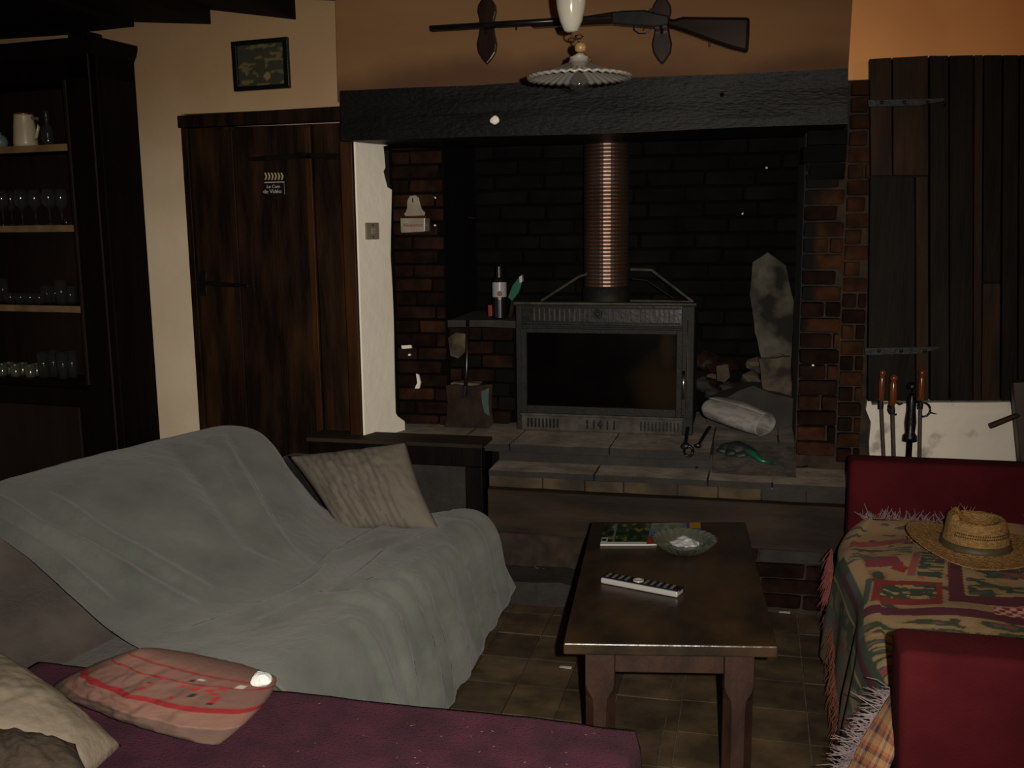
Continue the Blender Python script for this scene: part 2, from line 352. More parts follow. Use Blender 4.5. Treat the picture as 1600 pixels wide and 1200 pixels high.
def pillow(name, c, th, m, parent=None, label=None, cat=None, color=None, n=44, wrinkle=.008, pinch=.06, seed=0, full=.55):
    """c: four corners (3D) around; th: thickness"""
    c = [Vector(p) for p in c]; ce = sum(c, Vector()) / 4
    nn = (c[1] - c[0]).cross(c[3] - c[0]).normalized()
    if nn.z < 0: nn = -nn
    bm = B(); cl = bm.verts.layers.float_color.new('Col'); lay = []
    for side in (1, -1):
        V = []
        for i in range(n + 1):
            row = []
            for j in range(n + 1):
                s, t = i / n, j / n; p = (c[0] * (1 - s) + c[1] * s) * (1 - t) + (c[3] * (1 - s) + c[2] * s) * t
                es, et = 4 * s * (1 - s), 4 * t * (1 - t)
                p = p + (ce - p) * pinch * ((es ** .8) * (1 - et) + (et ** .8) * (1 - es))
                h = (max(0, es) ** full) * (max(0, et) ** full)
                q = p + nn * side * th * .5 * h
                q += nn * side * wrinkle * h * (noise.noise(Vector((s * 9 + seed, t * 3, seed))) + .5 * noise.noise(Vector((s * 22, t * 11, seed))))
                if side < 0 and (i in (0, n) or j in (0, n)): row.append(lay[0][i][j])
                else:
                    v = bm.verts.new(q); v[cl] = (*(color(s, t) if color else (1, 1, 1)), 1); row.append(v)
            V.append(row)
        lay.append(V)
        for i in range(n):
            for j in range(n):
                f = [V[i][j], V[i + 1][j], V[i + 1][j + 1], V[i][j + 1]]
                bm.faces.new(f if side > 0 else f[::-1])
    o = obj(name, bm, m, parent, smooth=True, loc=None if parent else ce)
    return tag(o, label, cat)
def text(name, s, size, loc, rot, m, parent, ext=.0008, align='CENTER'):
    cu = D.curves.new(name, 'FONT'); cu.body = s; cu.size = size; cu.extrude = ext; cu.align_x = align
    tmp = D.objects.new('tmp', cu); COL.objects.link(tmp); bpy.context.view_layer.update()
    me = D.meshes.new_from_object(tmp.evaluated_get(bpy.context.evaluated_depsgraph_get())); D.objects.remove(tmp)
    o = D.objects.new(name, me); COL.objects.link(o); me.materials.clear(); me.materials.append(M[m]); o.parent = parent
    o.location = Vector(loc) - wloc(parent); o.rotation_euler = rot
    return o
def hashf(a, b=0, c=0):
    x = math.sin(a * 127.1 + b * 311.7 + c * 74.7) * 43758.5453; return x - math.floor(x)

# ------------------------------------------------------------------ the room
YB, YW, YR = 4.05, 3.98, 4.22      # plaster left of the hearth, chimney front, wall right of the hearth
tag(obj('floor', box(-3.7, 2.3, -2, 5.2, -.1, -.004), 'floor'), kind='structure')
fl = D.objects['floor']
tl = []
for k in range(4):
    b_ = box(-.5, .5, -.5, .5, -.5, .5); 
    for v in b_.verts: v.co += noise.noise_vector(v.co * 3 + Vector((k * 5, 0, 0))) * .012
    me = D.meshes.new('floor_tile'); b_.to_mesh(me); b_.free(); me.materials.append(M['tile']); tl.append(me)
td = .208
tcols = [(-.235 - .172 * (k + 1), .172, 0) for k in range(6)] + [(-.235, .041, 1)] + [(-.194 + .197 * k, .197, 0) for k in range(4)]
for i, (x0, tw, nar) in enumerate(tcols):
    for j in range(15):
        y = 3.92 - td * (j + .5) + .01 * (x0 > -.2)
        o = D.objects.new('tile', tl[(i * 3 + j) % 4]); COL.objects.link(o); o.parent = fl
        o.location = (x0 + tw / 2 + random.uniform(-.001, .001), y, -.008 + random.uniform(-.0012, .0012)); o.scale = (tw - .0045, td - .0045, .024)
        o.rotation_euler = (random.uniform(-.004, .004), random.uniform(-.004, .004), random.uniform(-.005, .005))
# walls
wb = B(); box(-3.7, -1.66, YB + .06, YB + .3, 0, 2.75, wb)
dx0, dx1, dz1 = pY(297, 400, YB).x, -1.66, 2.045
box(-3.7, dx0, YB, YB + .07, 0, 2.75, wb); box(dx0, -1.6, YB, YB + .07, dz1, 2.75, wb)
tag(obj('wall_back', wb, 'cream'), kind='structure')
tag(obj('wall_left', box(-3.8, -3.7, -2, 5.2, 0, 2.75), 'cream'), kind='structure')
tag(obj('wall_right', box(2.3, 2.4, -2, 5.2, 0, 2.75), 'tanright'), kind='structure')
tag(obj('wall_rear', box(-3.8, 2.4, -2.1, -2, 0, 2.75), 'cream'), kind='structure')
# chimney breast above the beam
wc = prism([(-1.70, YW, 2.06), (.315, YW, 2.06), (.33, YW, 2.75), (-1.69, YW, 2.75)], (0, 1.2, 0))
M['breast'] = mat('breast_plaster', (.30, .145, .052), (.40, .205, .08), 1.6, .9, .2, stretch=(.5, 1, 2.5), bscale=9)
soot_or_tint(M['breast'], [((-.9, 3.98, 2.04), (1.1, .5, .16)), ((.15, 3.98, 2.04), (.4, .5, .12))], dark=(.075, .032, .012), nscale=4, amp=.4, soft=.4)
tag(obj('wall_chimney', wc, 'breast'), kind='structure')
tag(obj('shadow_strip_1', prism([(-1.711, YB - .004, 2.10), (-1.701, YB - .004, 2.10), (-1.692, YB - .004, 2.62), (-1.702, YB - .004, 2.62)], (0, .01, 0)), 'black'), kind='structure')  # black strip drawn in for the shadow line beside the chimney breast
# wall right of the chimney: warm plaster above, brick strip, white plaster below
wr = B(); box(.30, 2.3, YR + .05, YR + .3, 0, 2.75, wr)
box(.30, 2.3, YR, YR + .06, pY(1335, 125, YR).z, 2.75, wr)
tag(obj('wall_beside_chimney', wr, 'tanright'), kind='structure')
zq = pY(1450, 626, YR).z
def ragged(px, Y, depth, amp=.004):
    bm = pprism(px, Y, depth); return bm
lowp = [(1356, 620), (1362, 633), (1400, 631), (1460, 629), (1530, 629), (1606, 628), (1640, 900), (1640, 1100), (1370, 1100), (1360, 760), (1358, 690), (1361, 655), (1353, 634)]
tag(obj('wall_lower_plaster', pprism([(1358, 610)] + lowp[1:6] + [(1720, 628), (1740, 1100), (1370, 1100), (1360, 760), (1358, 690), (1361, 660), (1353, 640)], YR - .012, .08), 'white_stained'), kind='structure')
# ceiling boards, stepped down to the left, running from the chimney wall over the camera
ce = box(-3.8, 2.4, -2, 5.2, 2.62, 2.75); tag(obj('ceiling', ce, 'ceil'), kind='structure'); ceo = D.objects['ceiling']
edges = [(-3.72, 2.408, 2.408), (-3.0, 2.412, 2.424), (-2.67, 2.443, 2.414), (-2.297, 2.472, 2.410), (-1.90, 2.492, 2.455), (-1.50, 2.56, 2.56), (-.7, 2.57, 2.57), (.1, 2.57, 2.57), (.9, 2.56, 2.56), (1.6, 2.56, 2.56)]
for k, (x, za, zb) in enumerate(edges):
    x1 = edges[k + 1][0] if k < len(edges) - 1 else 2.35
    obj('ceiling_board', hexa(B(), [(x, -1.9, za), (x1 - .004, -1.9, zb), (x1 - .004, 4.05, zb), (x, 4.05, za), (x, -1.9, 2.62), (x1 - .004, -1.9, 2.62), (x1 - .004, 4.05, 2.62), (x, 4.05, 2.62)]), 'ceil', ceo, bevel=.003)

# ------------------------------------------------------------------ fireplace
fp = empty('fireplace', (-.65, 4.3, 0), 'large old brick fireplace with a charred black mantel beam and raised stone hearth', 'fireplace')
# white plastered left cheek (its own wall surface)
XC = -1.635
chk = [(570, 690), (554, 205), (612, 205), (612, 226), (600, 229), (602, 250), (603, 262), (600, 268), (606, 292), (613, 296), (612, 340), (611, 400), (614, 450), (616, 500), (617, 560), (618, 610), (619, 645), (622, 650), (633, 658)]
def pS(x, y):                # the cheek is splayed towards the hearth
    d = ray(x, y); t = (XC - .3 * 3.98) / (d.x - .3 * d.y); return CP + d * t
cb = B(); pts = [pS(x, y) for x, y in chk]; pts.append(Vector((pts[-1].x, pts[-1].y, .56))); pts.append(Vector((pts[0].x, pts[0].y, .56)))
prism(pts, (-.008, 0, 0), cb)
tag(obj('wall_cheek', cb, 'white', bevel=.004), kind='structure')
# body behind everything
obj('pier_core', box(-1.69, XC - .012, YB + .09, 5.2, 0, 1.89, B()), 'mortar', fp)
obj('recess_core', box(-1.66, -1.385, 4.42, 5.2, 0, 2.1, B()), 'sootmortar', fp)
obj('pier_core', box(.185, .52, YR + .02, 5.2, 0, 2.1, B()), 'mortar', fp)
obj('firebox_back', box(-1.5, .3, 4.93, 5.1, .5, 2.5, B()), 'sootmortar', fp)
# bricks share four slightly irregular meshes
def brick_meshes(mk):
    out = []
    for k in range(5):
        b_ = box(-.5, .5, -.5, .5, -.5, .5)
        bmesh.ops.bevel(b_, geom=b_.edges[:], offset=.06, segments=1, affect='EDGES')
        for v in b_.verts: v.co += noise.noise_vector(v.co * 2.3 + Vector((k * 7.3, 1, 2))) * .045
        me = D.meshes.new('brick'); b_.to_mesh(me); b_.free(); me.materials.append(M[mk]); out.append(me)
    return out
BM = {k: brick_meshes(k) for k in ('brick', 'brickdark', 'brickpale', 'sootbrick', 'stone', 'rubble')}
def lay(x0, x1, z0, z1, Y, L=.21, h=.064, depth=.07, kind=lambda x, z: 'brick', skip=lambda x, z: False, off=0, gap=.010):
    n = int(round((z1 - z0) / h)); h = (z1 - z0) / n
    for r in range(n):
        z = z0 + h * (r + .5); x = x0 - (L * (.5 if (r + off) % 2 else 0))
        while x < x1 - .01:
            l = L * random.uniform(.88, 1.1); a, b_ = max(x, x0), min(x + l, x1); x += l
            if b_ - a < .03: continue
            cx = (a + b_) / 2
            if skip(cx, z): continue
            o = D.objects.new('brick', random.choice(BM[kind(cx, z)])); COL.objects.link(o); o.parent = fp
            o.location = Vector((cx, Y + depth / 2 + random.uniform(-.004, .006), z)) - Vector(fp.location)
            o.scale = (b_ - a - gap, depth, h - gap * .9); o.rotation_euler = (random.uniform(-.02, .02), random.uniform(-.015, .015), random.uniform(-.02, .02))
def lk(x, z): return 'brickdark' if random.random() < .85 else 'brick'
lay(XC, -1.385, .60, 1.95, 4.40, kind=lk)
def rk(x, z): return 'brickdark' if (z < 1.25 and random.random() < .6) or random.random() < .12 else 'brick'
lay(.185, .345, .585, 1.93, YR - .03, L=.23, kind=rk)
lay(.345, pY(1358, 400, YR).x, .56, pY(1335, 125, YR).z, YR - .012, L=.13, kind=rk, off=1)
lay(-1.37, .24, .62, 2.08, 4.87, L=.25, h=.073, kind=lambda x, z: 'sootbrick', skip=lambda x, z: -1.02 < x < -.27 and z < 1.1, gap=.012)
obj('smoke_shelf', box(-1.5, .3, 4.40, 4.95, 2.085, 2.2, B()), 'sootmortar', fp)
# masonry ledge at the left of the stove
ld = rough(box(-1.39, -1.06, 4.52, 4.9, .6, 1.10, B()), .012, 8, 3)
obj('masonry_ledge', ld, 'sootmortar', fp)
lay(-1.388, -1.07, .62, 1.08, 4.45, L=.15, h=.07, kind=lambda x, z: random.choice(['rubble', 'brickdark', 'sootbrick', 'brickdark', 'sootbrick']), gap=.008)
obj('ledge_slab', rough(box(-1.395, -1.05, 4.43, 4.88, 1.08, 1.112, B()), .006, 9, 3), 'darkstone', fp)
# rubble and stained render right of the stove
for k in range(60):
    px, py = random.uniform(1092, 1232), random.uniform(565, 690)
    if px < 1120 and py > 640: continue
    p = pY(px, py, 4.72); s = random.uniform(.03, .07)
    b_ = ball((0, 0, 0), s, sub=1, sc_=(1, .7, .6)); rough(b_, .014, 30)
    bmesh.ops.translate(b_, verts=b_.verts, vec=(p.x, 4.76 - (690 - py) * -.0006, max(.62, p.z)))
    obj('rubble_stone', b_, random.choice(['rubble', 'brickdark', 'darkstone', 'rubble', 'brickdark']), fp)
obj('rubble_bank', rough(prism([(-.2, 4.62, .6), (.2, 4.62, .6), (.2, 4.62, .76), (.0, 4.62, .80), (-.2, 4.62, .72)], (0, .3, 0)), .02, 8, 3), 'darkstone', fp)
pp = [(1176, 410), (1200, 395), (1228, 415), (1240, 470), (1238, 530), (1236, 562), (1222, 556), (1205, 575), (1190, 560), (1180, 520), (1172, 460)]
obj('render_patch', rough(pprism(pp, 4.84, .03), .006, 14, 2), 'patch', fp)
pp = [(1186, 560), (1234, 558), (1238, 640), (1236, 672), (1218, 690), (1200, 660), (1190, 610)]
obj('render_patch', rough(pprism(pp, 4.66, .05), .012, 14, 3), 'rubble', fp)
pp = [(700, 528), (712, 520), (730, 522), (728, 548), (716, 560), (704, 556)]
obj('render_patch', pprism(pp, 4.43, .02), 'rubble', fp)
pp = [(1118, 572), (1137, 570), (1140, 588), (1132, 598), (1120, 595)]
obj('render_patch', rough(pprism(pp, 4.62, .05), .005, 20, 1), 'yellowstone', fp)
for q in ([(627, 540), (642, 539), (643, 544), (628, 545)], [(650, 584), (654, 586), (657, 598), (655, 607), (648, 607), (652, 598)], [(638, 553), (641, 553), (641, 556), (638, 556)]):
    obj('plaster_fleck', pprism(q, 4.392, .012), 'white', fp)
for q in ((680, 309), (680, 352), (1270, 571), (1198, 262), (1160, 334)):
    p = pY(*q, 4.385 if q[0] < 700 else (YR - .04 if q[0] > 1250 else 4.86)); obj('plaster_fleck', rough(ball(p, .006, sub=1), .003, 60), 'white', fp)
# hearth: upper slab pieces, sandy course, ledge, oak riser, brick base
def slab(n, x0, x1, y0, y1, z0, z1, m, amp=.003, bev=.006, cuts=4, **k):
    bm = rough(box(x0, x1, y0, y1, z0, z1, B()), amp, 9, cuts)
    if m == 'stone':
        bm.normal_update(); bmesh.ops.recalc_face_normals(bm, faces=bm.faces)
        for f in bm.faces:
            if f.normal.z > .7: f.material_index = 1
        m = ['stone', 'stonetop']
    return obj(n, bm, m, fp, bevel=0, **k)
zs = .618
xs = [-1.64, -1.235, -1.0, -.57, -.155, .12, .50]
for a, b_ in zip(xs, xs[1:]):
    slab('hearth_slab', a + .003, b_ - .003, 4.05 if b_ < -.1 else 4.3, 4.95, zs - (.034 if b_ < -.1 else .11), zs + random.uniform(-.002, .001), 'stone')
slab('hearth_edge', -1.07, -.15, 4.13, 4.3, .50, zs - .03, 'darkstone')
for a, b_ in zip([-1.075, -.62, -.16, .09, .40], [-.62, -.16, .09, .40, .80]):
    slab('ledge_stone', a + .004, b_ - .004, 3.955, 4.31, .500, .526 + random.uniform(-.002, .002), 'stone')
slab('ledge_core', -1.06, .80, 3.99, 4.4, 0.0, .50, 'mortar')
for a, b_ in zip([-1.075, -.84, -.66, -.5, -.28, -.12, .05, .22, .38, .56], [-.84, -.66, -.5, -.28, -.12, .05, .22, .38, .56, .8]):
    slab('course_stone', a + .003, b_ - .003, 3.965 + random.uniform(-.004, .004), 4.02, .452, .497, 'yellowstone' if b_ < .1 or random.random() < .3 else 'stone', cuts=2)
ri = rough(box(-1.07, .80, 3.93, 4.0, .262, .448, B()), .004, 7, 5); obj('oak_riser', ri, 'riser', fp)
lay(-.55, .80, .0, .255, 3.965, L=.26, h=.064, kind=lambda x, z: 'brickpale' if (z > .16 and z < .21) and random.random() < .5 else random.choice(['brickdark', 'brickdark', 'stone' if z > .2 else 'brickdark']), skip=lambda x, z: x > .5)
slab('mortar_step', -1.1, -.56, 3.80, 4.0, 0.0, .10, 'darkstone', amp=.014, cuts=5)
obj('ash_slope', rough(prism([(-.15, 4.06, .50), (-.15, 4.06, .528), (-.15, 4.34, .612), (-.15, 4.34, .50)], (.335, 0, 0)), .007, 14, 6), 'ashbed', fp)
# charred mantel beam
be = hexa(B(), [(-1.672, 3.93, 1.893), (.318, 3.93, 1.895), (.318, 4.40, 1.895), (-1.672, 4.40, 1.893), (-1.668, 3.93, 2.097), (.312, 3.93, 2.093), (.312, 4.40, 2.093), (-1.668, 4.40, 2.097)])
bmesh.ops.subdivide_edges(be, edges=be.edges[:], cuts=5, use_grid_fill=True)
bmesh.ops.subdivide_edges(be, edges=[e for e in be.edges if abs(e.verts[0].co.x - e.verts[1].co.x) > .05], cuts=7, use_grid_fill=True)
for v in be.verts:
    n_ = noise.noise_vector(Vector((v.co.x * 2.2, v.co.y * 9, v.co.z * 14))); v.co += Vector((n_.x * .004, n_.y * .009, n_.z * .007))
beam = obj('mantel_beam', be, 'beam', fp, smooth=False, label='charred black oak mantel beam')
obj('dust_orb', rough(ball(pY(773, 188, 3.925), .019, sub=3, sc_=(1, .5, .9)), .003, 50), 'white', beam)  # added white blob for a dust speck lit up by the flash
obj('nail_hole', lathe([(.008, 0), (.008, .006)], pY(1128, 148, 3.928), (0, -1, 0), 10), 'sootmortar', beam)
# jamb block under the right end of the beam
for k, (a, z0_, z1_) in enumerate(((.19, 1.84, 1.893), (.175, 1.775, 1.835), (.2, 1.71, 1.77))):
    slab('corbel_stone', a, .335, YR - .08 + k * .015, YR + .05, z0_, z1_, 'sootbrick', cuts=2)

# switch, salt box, hook on the masonry
sp = pS(580, 361); sw = empty('light_switch', sp, 'beige square light switch on the white plaster strip beside the door', 'switch')
tdir = Vector((.3, 1, 0)).normalized(); ndir = Vector((1, -.3, 0)).normalized()
def splate(a0, a1, z0, z1, d0, d1): return hexa(B(), [sp + tdir * a + ndir * d + Vector((0, 0, z)) for z in (z0, z1) for a, d in ((a0, d0), (a1, d0), (a1, d1), (a0, d1))])
obj('cover_plate', splate(-.044, .044, -.036, .036, .0005, .010), 'plastic', sw, bevel=.003)
obj('rocker', splate(-.012, .012, -.014, .014, .008, .016), 'enamel', sw, bevel=.003)
for z_ in (-.025, .025): obj('screw', lathe([(.004, 0), (.004, .002)], sp + ndir * .010 + Vector((0, 0, z_)), ndir, 8), 'brass', sw)
p = pY(644, 335, 4.33); sb = empty('match_box_holder', (p.x, 4.37, p.z - .06), 'small white enamel wall box with arched back plate on the left brick pier', 'wall box')
bp = [(633, 338), (631, 334), (634, 331), (636, 324), (636, 314), (640, 306), (649, 305), (654, 309), (656, 318), (659, 327), (664, 332), (663, 337)]
bk = obj('back_plate', pprism(bp, 4.372, .006), 'enamel', sb, bevel=.002)
obj('hanging_hole', pprism([(644, 310), (646, 310), (646, 316), (644, 316)], 4.368, .004), 'black', bk)
bo = pprism([(625, 340), (664, 339), (664, 362), (626, 364)], 4.30, .07); obj('box', bo, 'enamel', sb, bevel=.004)
obj('lid', pprism([(624, 338), (665, 337), (665, 341), (624, 341)], 4.295, .08), 'doororange', sb, bevel=.002)
tp = pY(645, 354, 4.297); text('lettering', 'Allumettes', .021, (tp.x, 4.299, tp.z), (PI / 2, 0, 0), 'redpl', sb)
p = pY(720, 335, 4.83); hk = empty('hanging_hook', (p.x, 4.86, p.z), 'small rusty iron hook with a pale rag on the sooty hearth back', 'hook')
obj('hook_bar', tube([pY(714, 320, 4.84), pY(722, 316, 4.82), pY(724, 326, 4.80), pY(722, 334, 4.79), pY(714, 338, 4.79), pY(711, 334, 4.79)], .004, 6), 'brass', hk, smooth=True)
obj('arm', tube([pY(722, 338, 4.80), pY(742, 341, 4.82)], .003, 6), 'brass', hk)
obj('rag', rough(prism([pY(x, y, 4.785) for x, y in ((716, 340), (727, 338), (729, 346), (721, 347))], (0, .006, 0)), .002, 30), 'white', hk)
for q in [(722, 326), (716, 337)]: obj('rag', rough(ball(pY(*q, 4.785), .007, sub=1), .003, 50), 'enamel', hk)

# ------------------------------------------------------------------ door (left)
dr = D.objects.new('door_1', None); COL.objects.link(dr); dr.location = (-2.05, YB, 0); tag(dr, kind='structure')
dY = YB + .012
obj('lintel', prism([(dx0 - .015, YB - .012, 1.985), (-1.67, YB - .012, 1.99), (-1.67, YB - .012, 2.05), (dx0 - .015, YB - .012, 2.038)], (0, .05, 0)), 'door', dr, bevel=.004)
pxs = [299, 372, 438, 497, 553]
for k in range(4):
    a, b_ = pY(pxs[k], 450, dY).x + .002, pY(pxs[k + 1], 450, dY).x - .002
    o = obj('plank', rough(box(a, b_, dY + (0, .006, .002, .008)[k], dY + .045, .02, 1.984, B()), .002, 5, 3), ['door', 'door', 'door', 'door'][k], dr)
    o.location.x += 0
for k, px in enumerate((371, 490)):
    a = pY(px, 450, dY).x; obj('cover_strip', box(a - .014, a + .016, dY - .004, dY + .01, .03, 1.97, B()), 'doororange' if k == 1 else 'door', dr, bevel=.003)
obj('strap_hinge', pprism([(388, 246), (470, 238), (532, 240), (532, 249), (470, 248), (388, 252)], dY - .004, .012), 'blackiron', dr, bevel=.002)
obj('latch_bar', pprism([(304, 438), (345, 441), (388, 445), (388, 449), (340, 448), (304, 444)], dY - .014, .012), 'blackiron', dr, bevel=.002)
obj('latch_plate', pprism([(306, 424), (322, 424), (323, 462), (307, 462)], dY - .005, .01), 'blackiron', dr, bevel=.002)
obj('frame', box(-1.70, XC - .010, YW - .003, YB + .08, 0, 1.9, B()), 'doororange', dr, bevel=.004, label='orange brown door jamb')
obj('frame', box(dx0 - .002, dx0 + .03, YB - .01, YB + .05, 0, 1.985, B()), 'door', dr, bevel=.004)
# clapperboard sign
cs = empty('clapperboard_sign', (pY(428, 302, dY).x, dY - .008, pY(428, 302, dY).z), 'small black clapperboard sign with cream chevrons fixed to the dark plank door', 'sign')
obj('slate', pprism([(412, 285), (444, 284), (445, 304), (413, 305)], dY - .012, .01), 'black', cs, bevel=.001)
st = obj('clapper_stick', pprism([(412, 269), (443, 267), (444, 281), (412, 282)], dY - .014, .01), 'black', cs)
for k in range(6):
    x = 412.8 + k * 5.1
    obj('chevron', pprism([(x, 270), (x + 2.3, 270), (x + 4.6, 275.5), (x + 2.8, 281), (x + .6, 281), (x + 2.4, 275.5)], dY - .0165, .004), 'yellowpr', cs)
obj('rule_line', pprism([(413, 284.4), (444, 283.6), (444, 285), (413, 285.8)], dY - .014, .003), 'chalk', cs)
q = pY(428, 294, dY); text('lettering', 'Le Coin', .020, (q.x + .005, dY - .0135, q.z), (PI / 2, 0, 0), 'chalk', cs)
q = pY(428, 302, dY); text('lettering', 'de Vidéo', .024, (q.x, dY - .0135, q.z), (PI / 2, 0, 0), 'chalk', cs)

# picture
fr = [pY(x, y, YB - .02) for x, y in ((360, 65), (448, 57), (452, 137), (365, 143))]
ctr = sum(fr, Vector()) / 4
pc = empty('framed_picture', (ctr.x, YB - .01, ctr.z), 'small dark framed painting hanging crooked above the plank door', 'picture')
inn = [ctr + (v - ctr) * .82 for v in fr]
fb = B()
for k in range(4):
    a, b_, c_, d_ = fr[k], fr[(k + 1) % 4], inn[(k + 1) % 4], inn[k]
    prism([a, b_, c_, d_], (0, .022, 0), fb)
obj('frame', fb, 'blackiron', pc, bevel=.003)
def paintcol(s, t):
    n_ = noise.noise(Vector((s * 3, t * 9, 4))) + .6 * noise.noise(Vector((s * 9, t * 14, 1)))
    base = Vector((.030, .028, .016)); 
    if n_ > .25: base = Vector((.10, .085, .035))
    elif n_ < -.3: base = Vector((.02, .028, .022))
    if math.hypot((s - .62) * 1.2, t - .22) < .09: base = Vector((.16, .13, .04))
    return base
PG = [[inn[3] * (1 - s / 40) * (1 - t / 30) + inn[2] * (s / 40) * (1 - t / 30) + inn[0] * (1 - s / 40) * (t / 30) + inn[1] * (s / 40) * (t / 30) + Vector((0, .012, 0)) for s in range(41)] for t in range(31)]
obj('painting', grid(PG, color=lambda i, j: paintcol(j / 40, i / 30)), vmat('painted_canvas', .5), pc)

# ------------------------------------------------------------------ china cabinet (turned a few degrees)
CC = Vector((-2.67, 3.70, 0)); CA = math.radians(-6)
cabs = []
cab = empty('china_cabinet', CC, 'tall near black wooden cabinet with open glassware shelves in the corner', 'cabinet')
X0, X1, Yc0, Yc1 = -3.55, -2.628, 3.70, 3.93
cabT = 2.262
for nm, b_, m_ in (('side_panel', box(X1 - .03, X1, Yc0 + .02, Yc1, .0, cabT, B()), 'cab'), ('side_panel', box(X0, X0 + .03, Yc0 + .02, Yc1, 0, cabT, B()), 'cab'),
                   ('back_panel', box(X0, X1, Yc1 - .015, Yc1, 0, cabT, B()), 'cabred'), ('top_panel', box(X0, X1, Yc0, Yc1, cabT - .10, cabT, B()), 'cab')):
    obj(nm, b_, m_, cab, bevel=.003)
obj('stile', box(X1 - .163, X1, Yc0, Yc0 + .025, 0, cabT, B()), 'cab', cab, bevel=.004)
obj('stile', box(X0, X0 + .1, Yc0, Yc0 + .025, 0, cabT, B()), 'cab', cab, bevel=.004)
obj('bead_moulding', box(X1 - .180, X1 - .163, Yc0 - .004, Yc0 + .02, .88, cabT - .1, B()), 'cabred', cab, bevel=.004)
obj('bead_moulding', box(X1 - .045, X1 - .035, Yc0 - .005, Yc0 + .02, .0, cabT, B()), 'cabred', cab, bevel=.004)
obj('crown_moulding', prism([(X0, Yc0, cabT - .01), (X0, Yc0 - .02, cabT + .01), (X0, Yc0 - .035, cabT + .04), (X0, Yc0 - .035, cabT + .056), (X0, Yc1, cabT + .056), (X0, Yc1, cabT - .01)], (X1 - X0 + .0, 0, 0)), 'cab', cab, bevel=.003)
obj('crown_side', prism([(X1 - .02, Yc0 - .035, cabT - .01), (X1 + .0, Yc0 - .035, cabT - .01), (X1 + .012, Yc0 - .035, cabT + .01), (X1 + .022, Yc0 - .035, cabT + .04), (X1 + .022, Yc0 - .035, cabT + .056), (X1 - .02, Yc0 - .035, cabT + .056)], (0, Yc1 - Yc0 + .035, 0)), 'cab', cab)
obj('finial', box(X1 - .10, X1 - .0, Yc0 - .03, Yc0 + .05, cabT + .056, cabT + .075, B()), 'cab', cab, bevel=.006)
SZ = [1.905, 1.568, 1.222, .885]
for k, z in enumerate(SZ):
    s_ = obj('shelf', box(X0 + .03, X1 - .03, Yc0 + .03, Yc1 - .015, z - .025, z, B()), 'cab', cab)
    if k < 3: obj('shelf_edge', box(X0 + .03, X1 - .163, Yc0 + .012, Yc0 + .03, z - .028, z, B()), 'shelf', s_)
obj('door', box(X0 + .1, X1 - .157, Yc0 + .004, Yc0 + .024, .08, .86, B()), 'cab', cab, bevel=.004)
d2 = obj('door_panel', box(X0 + .17, X1 - .23, Yc0 - .004, Yc0 + .01, .16, .78, B()), 'cabred', cab, bevel=.006)
obj('knob', ball((X1 - .20, Yc0 - .01, .5), .012), 'brass', cab, smooth=True)
cab.rotation_euler = (0, 0, CA)
RC = Matrix.Rotation(CA, 3, 'Z')
def cp_(x, dy, z):       # pixel column on a shelf -> world point dy behind the cabinet front
    # intersect with the rotated plane
    n_ = RC @ Vector((0, 1, 0)); d = ray(x, 600 - (z - H) * 0 - 0)
    # find the row where this column meets height z by a short search
    y = 300
    for _ in range(12):
        d = ray(x, y); t = (CC + n_ * dy - CP).dot(n_) / d.dot(n_); p = CP + d * t
        y += (p.z - z) / (t * 1.0) * F * .98 / 1.0
    return Vector((p.x, p.y, z))
def gl(name, x, dy, z, prof, label, cat, group, m='glass', seg=20):
    p = cp_(x, dy, z); 
    o = obj(name, lathe([(r, zz_ + z + .001) for r, zz_ in prof], (p.x, p.y, 0), seg=seg, caps=True), m, None, smooth=True, loc=(p.x, p.y, z + .001))
    if group:
        gcount[group] = gcount.get(group, 0) + 1; label = label % GN[group][gcount[group] - 1]
    return tag(o, label, cat, group)
ORD = ['leftmost', 'second from the left', 'third from the left', 'fourth from the left', 'fifth from the left', 'rightmost']
GN = {'wine glasses on the second shelf': ORD, 'tumblers on the third shelf': ORD[:4] + ['rightmost'], 'glass bowls on the third shelf': ORD[:3] + ['rightmost'], 'short cut glasses on the lowest shelf': ORD, 'tall glasses on the lowest shelf': ORD[:3] + ['rightmost']}
gcount = {}
wine = [(.028, 0), (.028, .003), (.004, .008), (.0035, .06), (.012, .068), (.030, .09), (.034, .12), (.029, .155), (.0275, .155), (.032, .12), (.028, .092), (.01, .072), (.002, .069)]
for k, (x, dy) in enumerate([(6, .08), (20, .16), (36, .08), (57, .13), (79, .08), (98, .15)]):
    gl('wine_glass', x, dy, SZ[1], wine, 'clear stemmed wine glass on the second cabinet shelf, %s', 'glass', 'wine glasses on the second shelf')
tum = lambda r, h: [(r * .8, 0), (r, h), (r * .93, h), (r * .73, .006)]
for k, x in enumerate((17, 33, 48, 62)):
    gl('dessert_bowl', x, .07, SZ[2], [(.018, 0), (.02, .004), (.03, .02), (.034, .045), (.032, .045), (.026, .02), (.01, .008)], 'small clear glass bowl on the third cabinet shelf, %s of the bowls', 'bowl', 'glass bowls on the third shelf')
for k, (x, dy) in enumerate(((6, .17), (74, .14), (87, .17), (97, .08), (111, .12))):
    gl('tumbler', x, dy, SZ[2], tum(.03, .105 if k in (0, 3) else .075), 'clear straight tumbler on the third cabinet shelf, %s of them', 'glass', 'tumblers on the third shelf')
for k, x in enumerate((4, 15, 25, 36, 48, 58)):
    gl('cut_glass', x, .09 + (k % 2) * .05, SZ[3], [(.02, 0), (.022, .008), (.028, .055), (.026, .055), (.018, .01)], 'short cut glass on the lowest open cabinet shelf, %s', 'glass', 'short cut glasses on the lowest shelf', 'crystal', 12)
